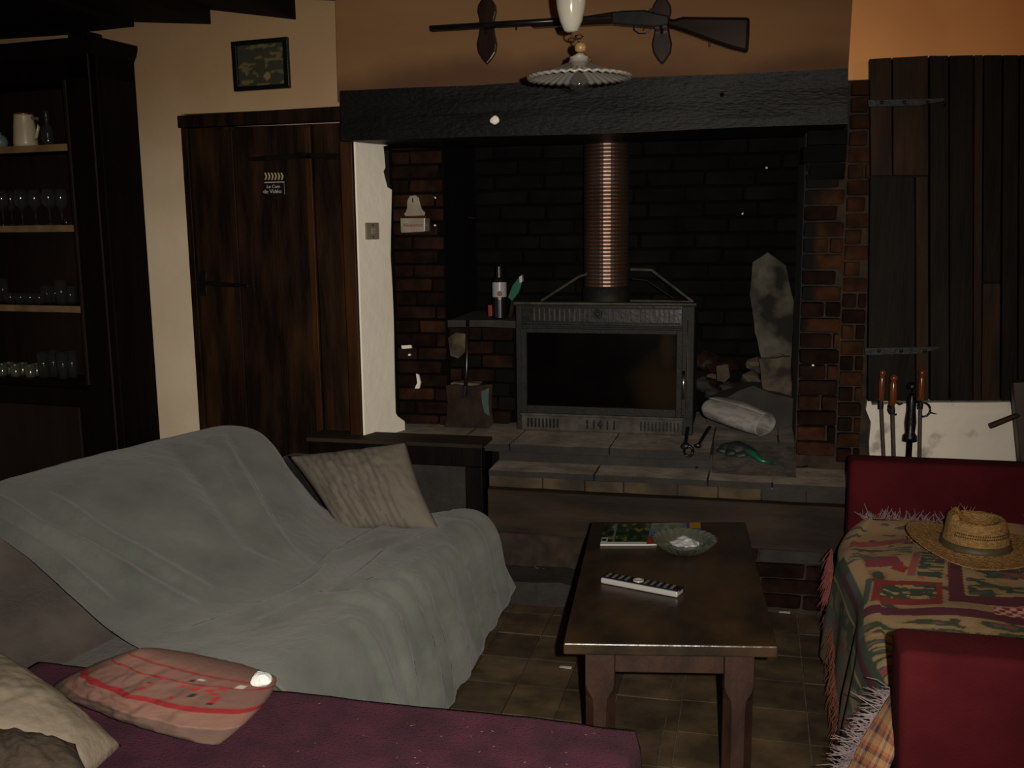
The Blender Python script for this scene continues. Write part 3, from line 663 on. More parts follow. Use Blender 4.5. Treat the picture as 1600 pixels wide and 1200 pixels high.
for k, x in enumerate((70, 85, 100, 114)):
    gl('tall_glass', x, .09 + (k % 2) * .04, SZ[3], tum(.029, .118), 'tall clear glass on the lowest open cabinet shelf, %s', 'glass', 'tall glasses on the lowest shelf')
p = cp_(44, .10, SZ[0]); jg = empty('milk_jug', p, 'cream ceramic jug with a handle on the top cabinet shelf', 'jug')
obj('body', lathe([(.050, 0), (.050, .02), (.045, .09), (.040, .13), (.042, .142), (.038, .142), (.034, .12), (.03, .02)], p + Vector((-.01, 0, .001)), seg=28), 'jug', jg, smooth=True)
obj('handle', tube([p + Vector((.03, 0, .125)), p + Vector((.065, -.01, .12)), p + Vector((.072, -.012, .085)), p + Vector((.055, -.01, .045)), p + Vector((.036, 0, .035))], .007, 8), 'jug', jg, smooth=True)
obj('rim', lathe([(.042, .138), (.044, .143), (.040, .147), (.037, .142)], p + Vector((-.01, 0, 0)), seg=28, caps=False), 'orangewood', jg, smooth=True)
gl('blue_pot', 0, .10, SZ[0], [(.03, 0), (.036, .03), (.03, .05), (.012, .06), (.012, .07)], 'pale blue glazed lidded pot at the left of the cream jug', 'pot', None, 'blueglaze')
gl('decanter', 76, .10, SZ[0], [(.022, 0), (.026, .02), (.026, .07), (.010, .095), (.009, .135), (.014, .15), (.010, .15), (.006, .1), (.02, .065), (.02, .008)], 'clear glass decanter right of the cream jug on the top cabinet shelf', 'decanter', None)
gl('liqueur_glass', 104, .05, SZ[1], [(.018, 0), (.02, .015), (.012, .02), (.004, .018)], 'small amber glass dish at the right end of the second cabinet shelf', 'dish', None, 'amber')

# ------------------------------------------------------------------ shotgun on two plaques
gY = 3.915
gun = empty('shotgun', (pY(900, 35, gY).x, gY, pY(900, 35, gY).z), 'old double barrelled shotgun mounted level above the mantel beam', 'gun')
bl, br = pY(675, 45, gY), pY(975, 27, gY)
for dz in (.0,):
    obj('barrel', tube([bl, br], .0125, 12), 'gunmetal', gun, smooth=True)
obj('barrel', tube([bl + Vector((0, -.02, -.002)), br + Vector((0, -.02, -.002))], .0115, 12), 'gunmetal', gun, smooth=True)
obj('fore_end', pprism([(828, 31), (905, 26), (962, 17), (975, 22), (975, 36), (900, 39), (830, 42)], gY - .03, .045), 'gunwood', gun, bevel=.006)
obj('receiver', pprism([(955, 19), (972, 16), (1008, 15), (1020, 19), (1045, 24), (1047, 38), (1020, 42), (955, 37)], gY - .034, .05), 'gunmetal', gun, bevel=.006)
obj('stock', pprism([(1040, 26), (1052, 29), (1066, 25), (1172, 26), (1171, 54), (1169, 82), (1140, 75), (1108, 64), (1075, 52), (1052, 44), (1040, 40)], gY - .036, .046), 'gunwood', gun, bevel=.012)
obj('trigger_guard', tube([pY(x, y, gY - .01) for x, y in ((990, 38), (991, 47), (998, 52), (1010, 52), (1017, 46), (1018, 39))], .0025, 6), 'gunmetal', gun, smooth=True)
obj('trigger', tube([pY(x, y, gY - .01) for x, y in ((1004, 39), (1007, 44), (1005, 48))], .002, 6), 'gunmetal', gun)
obj('sling_swivel', tube([pY(807, 40, gY - .01), pY(807, 47, gY - .01)], .003, 6), 'gunmetal', gun)
obj('sling_swivel', tube([pY(1109, 66, gY - .01), pY(1109, 73, gY - .01)], .003, 6), 'gunmetal', gun)
obj('hammer', pprism([(1012, 17), (1020, 11), (1022, 14), (1018, 20)], gY - .03, .01), 'gunmetal', gun)
def plaque(cx, lab):
    hw = [(0, -9), (8, -2), (14, 8), (15, 18), (12, 30), (11, 42), (13, 55), (16, 68), (14, 82), (7, 93), (0, 101)]
    out = [(cx + a, b_) for a, b_ in hw] + [(cx - a, b_) for a, b_ in hw[::-1][1:-1]]
    q = pY(cx, 48, YW); t = empty('gun_plaque', (q.x, YW, q.z), lab, 'plaque', None)
    obj('shield', pprism(out, YW - .022, .021), 'plaque', t, bevel=.006)
    obj('peg', tube([pY(cx, 50, YW - .02), pY(cx, 50, YW - .095), pY(cx, 46, YW - .105)], .006, 8), 'plaque', t)
plaque(760, 'pointed dark wooden plaque holding the shotgun barrels')
plaque(1034, 'pointed dark wooden plaque holding the shotgun near its stock')

# ------------------------------------------------------------------ pendant lamp
lc = pY(905, 100, 3.0); S_ = .00198
pl = empty('pendant_lamp', (lc.x, lc.y, lc.z - .07), 'pleated white glass pendant lamp with a cream ceramic counterweight', 'lamp')
zc = lambda y: pY(905, y, 3.0).z
def lx(x): return lc.x + (x - 905) * S_
obj('cord', tube([(lx(893), 3.0, zc(-30)), (lx(893), 3.0, 2.56)], .003, 6), 'black', pl)
w0 = zc(50)
obj('counterweight', lathe([(.010, w0), (.020, w0 + .004), (.032, w0 + .03), (.041, w0 + .065), (.045, w0 + .10), (.044, w0 + .14), (.034, w0 + .17), (.015, w0 + .185)], (lx(893), 3.0, 0), seg=32), 'ceramic', pl, smooth=True, label='cream glazed ceramic counterweight')
obj('pulley_hook', tube([(lx(893), 3.0, zc(50)), (lx(893), 3.0, zc(56)), (lx(898), 3.0, zc(60)), (lx(906), 3.0, zc(61)), (lx(911), 3.0, zc(57)), (lx(906), 3.0, zc(54)), (lx(899), 3.0, zc(56)), (lx(905), 3.0, zc(66))], .0032, 6), 'brass', pl, smooth=True)
obj('bead', lathe([(.008, zc(82)), (.015, zc(80)), (.018, zc(75)), (.015, zc(69)), (.008, zc(67))], (lx(907), 3.0, 0), seg=20), 'bead', pl, smooth=True, label='pale turned wooden bead')
for s in (-1, 1):
    obj('holder_arm', tube([(lx(906), 3.0, zc(84)), (lx(906 + s * 8), 3.0, zc(86)), (lx(906 + s * 15), 3.0, zc(93)), (lx(906 + s * 16), 3.0, zc(97))], .0028, 6), 'brass', pl, smooth=True)
obj('socket', lathe([(.014, zc(92)), (.016, zc(86)), (.008, zc(83))], (lx(906), 3.0, 0), seg=16), 'opaline', pl, smooth=True)
z0_, z1_ = zc(96), zc(122); zr = z0_ - z1_
def rip(a, r, z, k):
    f = max(0, min(1, (r - .06) / .09)); s = math.cos(a * 36) * f
    return r * (1 + .012 * s), z + .0025 * s
shp = [(.028, z0_ + .012), (.027, z0_), (.045, z0_ - zr * .18), (.075, z0_ - zr * .40), (.105, z0_ - zr * .62), (.135, z0_ - zr * .84), (.155, z1_ + .002), (.152, z1_ - .003), (.133, z0_ - zr * .95), (.10, z0_ - zr * .72), (.07, z0_ - zr * .5), (.04, z0_ - zr * .3), (.022, z0_ - .004)]
obj('shade', lathe(shp, (lx(905), 3.0, 0), seg=144, caps=False, ripple=rip), 'opaline', pl, smooth=True, label='pleated white glass shade')
obj('bulb', lathe([(.008, zc(112)), (.014, zc(116)), (.026, zc(125)), (.030, zc(131)), (.026, zc(138)), (.012, zc(143)), (.002, zc(144))], (lx(905), 3.0, 0), seg=28), 'glass', pl, smooth=True)

# ------------------------------------------------------------------ stove
sY = 4.34
stv = empty('wood_stove', (-.64, sY, .618), 'grey cast iron wood stove insert with a wide glass door', 'stove')
def sx(x, y=580, Y=sY): return pY(x, y, Y).x
def sz(x, y, Y=sY): return pY(x, y, Y).z
bx0, bx1 = -1.038, -.245
obj('body', box(bx0 + .01, bx1 - .01, sY + .02, 4.78, .622, 1.185, B()), 'iron', stv, bevel=.005)
def fr_px(px, Y, d): return pprism(px, Y, d)
obj('frame_side', box(bx0, bx0 + .028, sY, sY + .04, .624, 1.19, B()), 'iron', stv, bevel=.004)
obj('frame_side', box(bx1 - .055, bx1, sY, sY + .04, .624, 1.19, B()), 'iron', stv, bevel=.004)
gzt, gzb = sz(940, 477), sz(940, 508)
gr = obj('top_grille', box(bx0 + .02, bx1 - .02, sY + .006, sY + .03, gzb, gzt, B()), 'blackiron', stv)
obj('cornice', prism([(bx0 - .006, sY - .014, gzt + .012), (bx0 - .006, sY - .014, gzt + .004), (bx0 - .006, sY, gzt - .004), (bx0 - .006, sY + .06, gzt - .004), (bx0 - .006, sY + .06, gzt + .012)], (bx1 - bx0 + .012, 0, 0)), 'irondusty', stv, bevel=.002)
for side in ((836, 922), (953, 1052)):
    n_ = 12 if side[0] < 900 else 14
    for k in range(n_):
        x = side[0] + (side[1] - side[0]) * k / (n_ - 1); a = sx(x)
        obj('grille_bar', box(a - .0035, a + .0035, sY - .004, sY + .012, gzb + .018, gzt - .016, B()), 'irondusty', gr)
for zz_ in (gzb + .008, gzt - .012): obj('grille_rim', box(bx0 + .05, bx1 - .06, sY - .004, sY + .01, zz_ - .004, zz_ + .004, B()), 'iron', gr, bevel=.001)
obj('rosette', lathe([(.022, 0), (.020, .006), (.012, .006), (.010, .012), (.003, .014)], (sx(933), sY + .006, (gzt + gzb) / 2 + .004), (0, -1, 0), 12), 'iron', gr, smooth=False)
mz0, mz1 = sz(940, 518), gzb
for k in range(3):
    z = mz1 - (mz1 - mz0) * (k + .5) / 3
    obj('moulding', box(bx0 + .026, bx1 - .05, sY - .006 + .006 * k, sY + .03, z - .0045, z + .0045, B()), 'iron', stv, bevel=.002)
dx0_, dx1_, dz0_, dz1_ = sx(815), sx(1066), sz(940, 648), sz(940, 514)
gx0, gx1, gz0, gz1 = sx(824), sx(1057), sz(940, 636), sz(940, 521)
db = B()
for q in ((dx0_, gx0, dz0_, dz1_), (gx1, dx1_, dz0_, dz1_), (gx0, gx1, dz0_, gz0), (gx0, gx1, gz1, dz1_)): box(q[0], q[1], sY - .012, sY + .02, q[2], q[3], db)
dd = obj('door', db, 'iron', stv, bevel=.002)
gp = obj('glass_pane', box(gx0, gx1, sY + .004, sY + .010, gz0, gz1, B()), 'fireglass', dd, label='dark stove glass with a brown reflection painted in')
obj('door_handle', tube([(sx(1069), sY - .03, sz(1069, 578)), (sx(1069), sY - .03, sz(1069, 622))], .006, 8), 'chrome', dd, smooth=True)
obj('door_handle', tube([(sx(1073), sY + .0, sz(1073, 500)), (sx(1074), sY - .012, sz(1073, 570)), (sx(1074), sY - .012, sz(1073, 655))], .004, 8), 'irondusty', dd, smooth=True)
bz0, bz1 = .624, sz(940, 650)
bg = obj('bottom_grille', box(bx0 + .025, bx1 - .045, sY - .010, sY + .02, bz0, bz1, B()), 'irondusty', stv, bevel=.004)
obj('sill_bar', box(bx0 + .02, bx1 - .04, sY - .018, sY + .02, bz1 - .006, bz1 + .006, B()), 'irondusty', stv, bevel=.003)
obj('sill_bar', box(bx0 + .02, bx1 - .04, sY - .010, sY + .02, bz1 + .008, bz1 + .016, B()), 'iron', stv, bevel=.003)
for side, n_ in (((826, 872), 9), ((1002, 1060), 11), ((918, 960), 5)):
    for k in range(n_):
        a = sx(side[0] + (side[1] - side[0]) * k / (n_ - 1), 660)
        obj('grille_slot', box(a - .004, a + .004, sY - .0115, sY - .0095, bz0 + .014, bz1 - .018, B()), 'blackiron', bg)
obj('rosette', lathe([(.012, 0), (.010, .004), (.004, .006)], (sx(938, 660), sY - .010, (bz0 + bz1) / 2), (0, -1, 0), 12), 'iron', bg)
# flue
fc = Vector((pY(948, 300, 4.56).x, 4.56, 0)); r_ = .103; prof = []
zb, zt = 1.245, 2.12; n_ = 52
for k in range(n_):
    z = zb + (zt - zb) * k / n_; h_ = (zt - zb) / n_
    prof += [(r_ - .004, z), (r_, z + h_ * .3), (r_, z + h_ * .7), (r_ - .004, z + h_ * .98)]
obj('flue_pipe', lathe(prof, fc, seg=40), 'flue', stv, smooth=False, label='ribbed coppery aluminium flue pipe')
obj('flue_collar', lathe([(.112, 1.185), (.108, 1.20), (.106, 1.26), (.10, 1.262)], fc, seg=40), 'iron', stv, smooth=True)
# pediment frame
for a, b_ in (((1083, 472), (1018, 422)), ((1018, 422), (985, 421)), ((846, 470), (905, 432)), ((905, 432), (930, 424)), ((985, 470), (1083, 472))):
    obj('pediment_bar', tube([pY(*a, 4.50), pY(*b_, 4.50)], .006, 6), 'irondusty', stv)
for a, b_ in (((1052, 466), (1010, 438)), ((1010, 438), (988, 436))):
    obj('pediment_bar', tube([pY(*a, 4.52), pY(*b_, 4.52)], .003, 6), 'iron', stv)

# ------------------------------------------------------------------ things on the hearth
p = pY(781, 497, 4.50); sc_ = empty('aerosol_can', (p.x, 4.5, 1.116), 'black and silver aerosol can with red and yellow print on the masonry ledge', 'spray can')
obj('body', lathe([(.030, 0), (.033, .004), (.033, .17), (.026, .184)], (p.x, 4.5, 1.116), seg=28), 'black', sc_, smooth=False)
obj('label_band', lathe([(.0335, .10), (.0335, .168)], (p.x, 4.5, 1.116), seg=28, caps=False), 'silver', sc_, smooth=True)
obj('label_print', lathe([(.012, 0), (.010, .002)], (p.x + .009, 4.5 - .034, 1.112 + .12), (0.1, -1, 0), 12), 'redpl', sc_)
obj('label_print', lathe([(.008, 0), (.007, .002)], (p.x + .010, 4.5 - .034, 1.112 + .098), (0.1, -1, 0), 10), 'yellowpr', sc_)
obj('cap', lathe([(.026, .184), (.018, .19), (.016, .24), (.012, .243)], (p.x, 4.5, 1.116), seg=20), 'black', sc_, smooth=False)
q = [(793, 465), (800, 446), (810, 434), (815, 433), (815, 444), (810, 458), (800, 471)]
tg = obj('green_packet', pprism(q, 4.49, .02), 'green', None, bevel=.004, loc=tuple(pY(800, 495, 4.49)))
tag(tg, 'bright green plastic packet leaning behind the aerosol can', 'packet')
obj('spout', pprism([(811, 433), (815, 430), (816, 440), (812, 442)], 4.482, .03), 'paper', tg)
obj('stand', tube([pY(802, 470, 4.5), pY(797, 494, 4.52)], .012, 8), 'brass', tg)
tag(obj('red_lighter', pprism([(762, 477), (768, 476), (769, 494), (763, 495)], 4.49, .012), 'redpl', None, bevel=.002, loc=tuple(pY(765, 494, 4.49))), 'small red plastic lighter left of the aerosol can', 'lighter')
# shovel
sh = empty('ash_shovel', pY(730, 674, 4.33), 'rusty square ash shovel standing blade down against the left masonry', 'shovel')
shp = [(692, 674), (697, 655), (699, 630), (696, 602), (712, 600), (735, 603), (755, 601), (769, 600), (768, 640), (771, 660), (765, 668), (745, 675), (710, 675)]
bb = prism([pY(x, y, 4.345 + (675 - y) * .0006) for x, y in shp], (0, .006, 0))
bl_ = obj('blade', bb, 'rust', sh, bevel=.002)
obj('paint_patch', prism([pY(x, y, 4.342 + (675 - y) * .0006) for x, y in ((752, 612), (764, 606), (763, 630), (765, 650), (757, 645), (753, 630))], (0, .003, 0)), 'tealpaint', bl_)
obj('socket', tube([pY(725, 622, 4.37), pY(727, 602, 4.37)], [.007, .012], 8), 'iron', sh)
obj('handle', tube([pY(727, 618, 4.375), pY(729, 580, 4.385), pY(731, 500, 4.40)], .0085, 8), 'black', sh, smooth=True)
# newspaper roll
a, b_ = Vector(pZ(1112, 638, .72)), Vector(pZ(1196, 674, .70))
a = pY(1110, 636, 4.42); b_ = pY(1196, 664, 4.25)
ax = (b_ - a).normalized(); sd = ax.cross(Vector((0, 0, 1))).normalized(); u2 = sd.cross(ax)
NP = []; nn_ = 26
for i in range(nn_ + 1):
    t = i / nn_; c_ = a + (b_ - a) * t; row = []
    for j in range(49):
        th = j / 48 * 2 * PI * 1.45 + 1.2; rr = (.064 + .012 * math.sin(PI * t)) * (1 - .22 * j / 48) * (1 + .06 * math.sin(3 * th + t * 4))
        row.append(c_ + sd * rr * math.cos(th) * 1.15 + u2 * rr * math.sin(th) * .8)
    NP.append(row)
def newscol(i, j):
    t, s = i / nn_, j / 48
    base = .46
    if hashf(math.floor(t * 9), math.floor(s * 40)) > .62: base = .34
    if abs((t * 3) % 1 - .5) > .47: base = .40
    return (base, base * .96, base * .88)
nw = obj('rolled_newspaper', grid(NP, color=newscol), vmat('newsprint', .85), None, smooth=True, solid=.002, loc=tuple(pY(1160, 690, 4.3)))
tag(nw, 'rolled up newspaper lying across the hearth right of the stove', 'newspaper')
# tongs hanging off the slab
tn = empty('fire_tongs', pY(1080, 690, 4.06), 'black iron tongs lying over the stone slab edge beside the stove', 'tongs')
obj('arm', tube([pY(1075, 668, 4.22), pY(1073, 685, 4.12), pY(1070, 697, 4.05)], .006, 8), 'blackiron', tn)
obj('arm', tube([pY(1110, 667, 4.22), pY(1100, 682, 4.14), pY(1090, 698, 4.06)], .006, 8), 'blackiron', tn)
obj('ring', tube([pY(1076 + 7 * math.cos(a_), 705 + 8 * math.sin(a_), 4.04) for a_ in [k * PI / 5 for k in range(11)]], .006, 8), 'blackiron', tn, smooth=True)
obj('hinge', rough(ball(pY(1071, 697, 4.04), .018, sub=2, sc_=(1, .7, .8)), .004, 30), 'blackiron', tn)
obj('foot', rough(ball(pY(1091, 697, 4.05), .014, sub=2, sc_=(1.2, .7, .8)), .004, 30), 'blackiron', tn)
gv = B(); g0 = pZ(1152, 699, .60); g0.z = .592
for dx, dy, dz, r in ((0, 0, 0, .042), (-.035, .01, .0, .034), (.04, -.01, -.005, .034), (-.06, -.01, -.012, .022), (.065, -.025, -.012, .020), (.02, -.035, -.014, .022), (-.02, -.03, -.012, .022)):
    ball(g0 + Vector((dx, dy, dz)), r, gv, (1.2, .9, .75), 3)
rough(gv, .010, 28)
tag(obj('work_glove', gv, 'darkgreen', None, bevel=.003, loc=tuple(pZ(1155, 705, .528))), 'crumpled dark green work glove below the rolled newspaper', 'glove')
gs = tube([pZ(1168, 705, .600), pZ(1180, 711, .585), pZ(1190, 720, .572), pZ(1208, 724, .560)], [.014, .016, .012, .005], 8)
tag(obj('green_funnel', gs, 'green', None, smooth=True, loc=tuple(pZ(1185, 722, .528))), 'bright green plastic scrap lying on the hearth ledge', 'scrap')
tag(obj('red_stick', tube([pZ(1087, 731, .533), pZ(1100, 727, .534), pZ(1112, 721, .533)], .005, 6), 'doororange', None, loc=tuple(pZ(1100, 727, .528))), 'thin reddish brown stick on the hearth ledge', 'stick')
for k, (x0_, y0_, x1_, y1_) in enumerate(((1210, 702, 1226, 707), (1230, 712, 1265, 716), (1236, 729, 1268, 727))):
    tag(obj('twig', tube([pZ(x0_, y0_, .532), pZ((x0_ + x1_) / 2, (y0_ + y1_) / 2 + 2, .534), pZ(x1_, y1_, .532)], .004, 6), 'black', None, loc=tuple(pZ(x0_, y0_, .528))),
        ['short black twig nearest the rolled newspaper', 'long black twig lying at the right of the hearth', 'black twig nearest the front edge at the right of the hearth'][k], 'twig')
db_ = B()
for k in range(150):
    if k < 70: x, y, z = random.uniform(812, 1060), random.uniform(677, 690), .62
    elif k < 120: x, y, z = random.uniform(1130, 1260), random.uniform(705, 740), .528
    else: x, y, z = random.uniform(780, 900), random.uniform(845, 892), .103
    p = pZ(x, y, z); ball(p, random.uniform(.002, .006), db_, (1.4, 1, .5), 1)
tag(obj('ash_crumbs', db_, 'ash', None), 'grey ash and crumbs scattered on the hearth stones', 'ash', kind='stuff')

# ------------------------------------------------------------------ wooden box left of the hearth
XB0, XB1 = -1.86, pY(757, 760, 3.93).x; YB2 = 3.90
ch = empty('wooden_log_box', (-1.4, 3.95, 0), 'dark framed wooden box with a recessed panel between sofa and hearth', 'box')
zt_ = pY(700, 694, YB2).z
obj('top_rail', box(XB0, XB1, YB2, YB2 + .03, zt_ - .095, zt_ - .01, B()), 'cab', ch, bevel=.004)
obj('lid', box(XB0 - .01, XB1 + .004, YB2 - .012, 4.06, zt_ - .012, zt_ + .006, B()), 'riser', ch, bevel=.004)
obj('stile', box(XB1 - .075, XB1, YB2, YB2 + .03, 0, zt_ - .095, B()), 'cab', ch, bevel=.004)
obj('stile', box(XB0, XB0 + .07, YB2, YB2 + .03, 0, zt_ - .095, B()), 'cab', ch, bevel=.004)
obj('panel', box(XB0 + .07, XB1 - .075, YB2 + .015, YB2 + .028, .08, zt_ - .095, B()), 'darkstone', ch)
obj('bottom_rail', box(XB0 + .07, XB1 - .075, YB2, YB2 + .03, 0, .08, B()), 'cab', ch, bevel=.004)
obj('side_panel', box(XB1 - .02, XB1, YB2 + .03, 3.945, 0, zt_ - .02, B()), 'cab', ch)

# ------------------------------------------------------------------ plank cupboard on the right
cu = empty('plank_cupboard', (1.0, YR, .9), 'dark weathered plank cupboard doors with iron strap hinges in the right wall', 'cupboard')
pY_ = YR - .06
def plk(px, m_, d=0): return obj('plank', pprism(px, pY_ + d, .055), m_, cu, bevel=.002)
plk([(1359, 92), (1393, 90), (1394, 274), (1361, 275)], 'plankwarm'); plk([(1395, 90), (1450, 87), (1451, 274), (1396, 274)], 'plankwarm', .003)
plk([(1360, 277), (1429, 276), (1430, 626), (1356, 627)], 'plank', .002); plk([(1431, 276), (1450, 276), (1451, 626), (1432, 626)], 'plankwarm')
plk([(1453, 87), (1482, 87), (1483, 626), (1454, 626)], 'plank', .004); plk([(1484, 87), (1521, 86), (1520, 626), (1485, 626)], 'plank', .002)
plk([(1523, 86), (1536, 86), (1533, 626), (1521, 626)], 'plankwarm', -.004); plk([(1538, 86), (1566, 86), (1563, 440), (1536, 440)], 'plank', .003); plk([(1536, 443), (1563, 443), (1562, 626), (1534, 626)], 'plankwarm', .003)
plk([(1568, 86), (1592, 86), (1589, 626), (1565, 626)], 'plank'); plk([(1594, 86), (1660, 85), (1655, 626), (1591, 626)], 'plank', .004); plk([(1662, 85), (1740, 85), (1735, 626), (1657, 626)], 'plank')
obj('backing', box(pY(1360, 400, YR - .01).x + .01, 1.36, YR - .006, YR - .001, .86, 2.13, B()), 'cab', cu)
for (x0_, x1_, y) in ((1356, 1476, 160), (1351, 1468, 548)):
    h = obj('strap_hinge', pprism([(x0_, y - 4), (x0_ + 90, y - 6), (x1_, y - 7), (x1_ - 2, y - 2), (x0_ + 80, y + 5), (x0_ + 1, y + 7)], pY_ - .008, .008), 'zinc', cu, bevel=.001)
    for dx in (22, 57, 94):
        obj('bolt', lathe([(.008, 0), (.007, .004), (.002, .006)], pY(x0_ + dx, y, pY_ - .007), (0, -1, 0), 10), 'blackiron', h)
tag(obj('nail', tube([pY(1478, 162, pY_ - .004), pY(1474, 168, pY_ - .02)], .003, 6), 'chrome', cu), None)
# leaning pole with a peg
po = empty('leaning_pole', (pY(1600, 725, 4.0).x, 4.0, 0), 'dark wooden post with a slanted peg standing at the right frame edge', 'post')
obj('post', prism([pY(x, y, 3.98) for x, y in ((1583, 598), (1640, 594), (1660, 900), (1612, 900))], (0, .06, 0)), 'darkpole', po, bevel=.006)
obj('peg', tube([pY(1549, 665, 3.95), pY(1584, 651, 3.98), pY(1600, 645, 4.0)], [.012, .011, .010], 8), 'darkpole', po, smooth=False)
# fire tools
ftY = 4.08
ft = empty('fire_tool_stand', (pY(1420, 715, ftY).x, ftY, .528), 'black iron companion stand holding three fire tools with orange wooden handles', 'fire tools')
bx_ = pY(1420, 715, ftY).x
def vz(y): return pY(1420, y, ftY).z
obj('post', lathe([(.011, .54), (.011, vz(690)), (.028, vz(689)), (.027, vz(681)), (.018, vz(676)), (.022, vz(660)), (.017, vz(640)), (.018, vz(628)), (.013, vz(618)), (.008, vz(614))], (bx_, ftY, 0), seg=16), 'blackiron', ft, smooth=True)
obj('knob', ball((bx_ - .002, ftY, vz(604)), .020), 'blackiron', ft, smooth=True)
obj('base', lathe([(.09, .528), (.085, .54), (.03, .552)], (bx_, ftY, 0), seg=20), 'blackiron', ft, smooth=False)
def loop(cx, cy, r, s):
    return [pY(cx + s * r * math.cos(t), cy - r * math.sin(t), ftY - .004) for t in [(-1.9 + 4.4 * k / 10) for k in range(11)]]
obj('hanger', tube(loop(1398, 638, 10, -1) + [pY(1410, 630, ftY)], .004, 6), 'blackiron', ft, smooth=True)
obj('hanger', tube(loop(1443, 640, 11, 1) , .004, 6), 'blackiron', ft, smooth=True)
obj('hanger', tube([pY(1452, 644, ftY), pY(1464, 647, ftY)], [.004, .001], 6), 'blackiron', ft)
obj('hanger', tube([pY(1420, 632, ftY), pY(1432, 628, ftY), pY(1440, 628, ftY)], .005, 6), 'blackiron', ft)
for k, (x, yt, xb, dy, lab, nm) in enumerate(((1379, 577, 1381, .02, 'wooden handled fire poker leftmost on the stand', 'poker'), (1397, 585, 1397, -.03, 'wooden handled hearth brush rod between the stand post and the leftmost tool', 'brush'), (1441, 577, 1437, .02, 'wooden handled fire tongs right of the stand post', 'tongs'))):
    Y_ = ftY + dy; top = pY(x, yt, Y_); x_ = top.x
    t = empty('fire_' + nm, (x_, Y_, .58), lab, 'fire tool', None)
    v = lambda y: pY(x, y, Y_).z; s = 1.18 if k == 1 else 1
    obj('handle', lathe([(.006 * s, v(yt + 50)), (.010 * s, v(yt + 44)), (.012 * s, v(yt + 28)), (.011 * s, v(yt + 15)), (.008 * s, v(yt + 11)), (.013 * s, v(yt + 7)), (.012 * s, v(yt + 3)), (.004, v(yt))], (x_, Y_, 0), seg=14), 'orangewood', t, smooth=True)
    xb_ = pY(xb, 715, Y_).x
    obj('shaft', tube([(x_, Y_, v(yt + 48)), (xb_, Y_, v(715)), (xb_ + (xb_ - x_) * .3, Y_, .56)], .007, 8), 'irondusty', t)
    obj('ferrule', lathe([(.010, v(yt + 62)), (.011, v(yt + 56)), (.008, v(yt + 50))], (x_, Y_, 0), seg=10), 'iron', t)

# ------------------------------------------------------------------ red sofa on the right
rs = empty('red_sofa', (.8, 2.9, 0), 'dark red velvet sofa with boxy arms at the right', 'sofa')
def cush(n, x0, x1, y0, y1, z0, z1, m, par, bev=.035, cuts=0):
    o = obj(n, box(x0, x1, y0, y1, z0, z1, B()), m, par, smooth=True)
    b_ = o.modifiers.new('b', 'BEVEL'); b_.width = bev; b_.segments = 4
    return o
cush('arm', .355, 1.45, 3.70, 3.82, .04, .69, 'red', rs, .02)
na = obj('arm', hexa(B(), [(.33, 2.02, .03), (1.45, 2.02, .03), (1.45, 2.16, .03), (.335, 2.16, .03), (.305, 2.02, .69), (1.45, 2.02, .69), (1.45, 2.16, .69), (.305, 2.16, .69)]), 'red', rs, smooth=True)
b_ = na.modifiers.new('b', 'BEVEL'); b_.width = .018; b_.segments = 4
cush('seat', .36, 1.25, 2.165, 3.695, .12, .44, 'red', rs, .05)
cush('backrest', 1.2, 1.45, 2.165, 3.695, .1, .85, 'red', rs, .05)
cush('base', .40, 1.40, 2.2, 3.66, .0, .13, 'black', rs, .01)
# tapestry throw
def quadin(q, x, y):
    s = 0
    for k in range(4):
        a, b_ = q[k], q[(k + 1) % 4]; cz = (b_[0] - a[0]) * (y - a[1]) - (b_[1] - a[1]) * (x - a[0])
        if cz > 0: s += 1
        elif cz < 0: s -= 1
    return abs(s) == 4
CRM, GRN, RED, MAR, TEA, YEL = (.26, .175, .088), (.034, .046, .028), (.19, .020, .016), (.075, .013, .024), (.055, .068, .056), (.22, .155, .06)
def mottled(a, b_, fx=30, fy=30, th=0):
    def f(x, y):
        n_ = noise.noise(Vector((x * fx, y * fy, 3.3))) + .5 * noise.noise(Vector((x * fx * 2.3, y * fy * 2.3, 8)))
        return a if n_ > th else b_
    return f
def scape(x, y):
    n_ = noise.noise(Vector((x * 7, y * 26, 2.1))) + .4 * noise.noise(Vector((x * 30, y * 50, 5)))
    return CRM if n_ > .28 else (YEL if n_ > .1 else (GRN if n_ > -.16 else (TEA if n_ > -.3 else (.20, .045, .04))))
flat = lambda c: (lambda x, y: c)
def Q(*px): return [tuple(pZ(x, y, .47))[:2] for x, y in px]
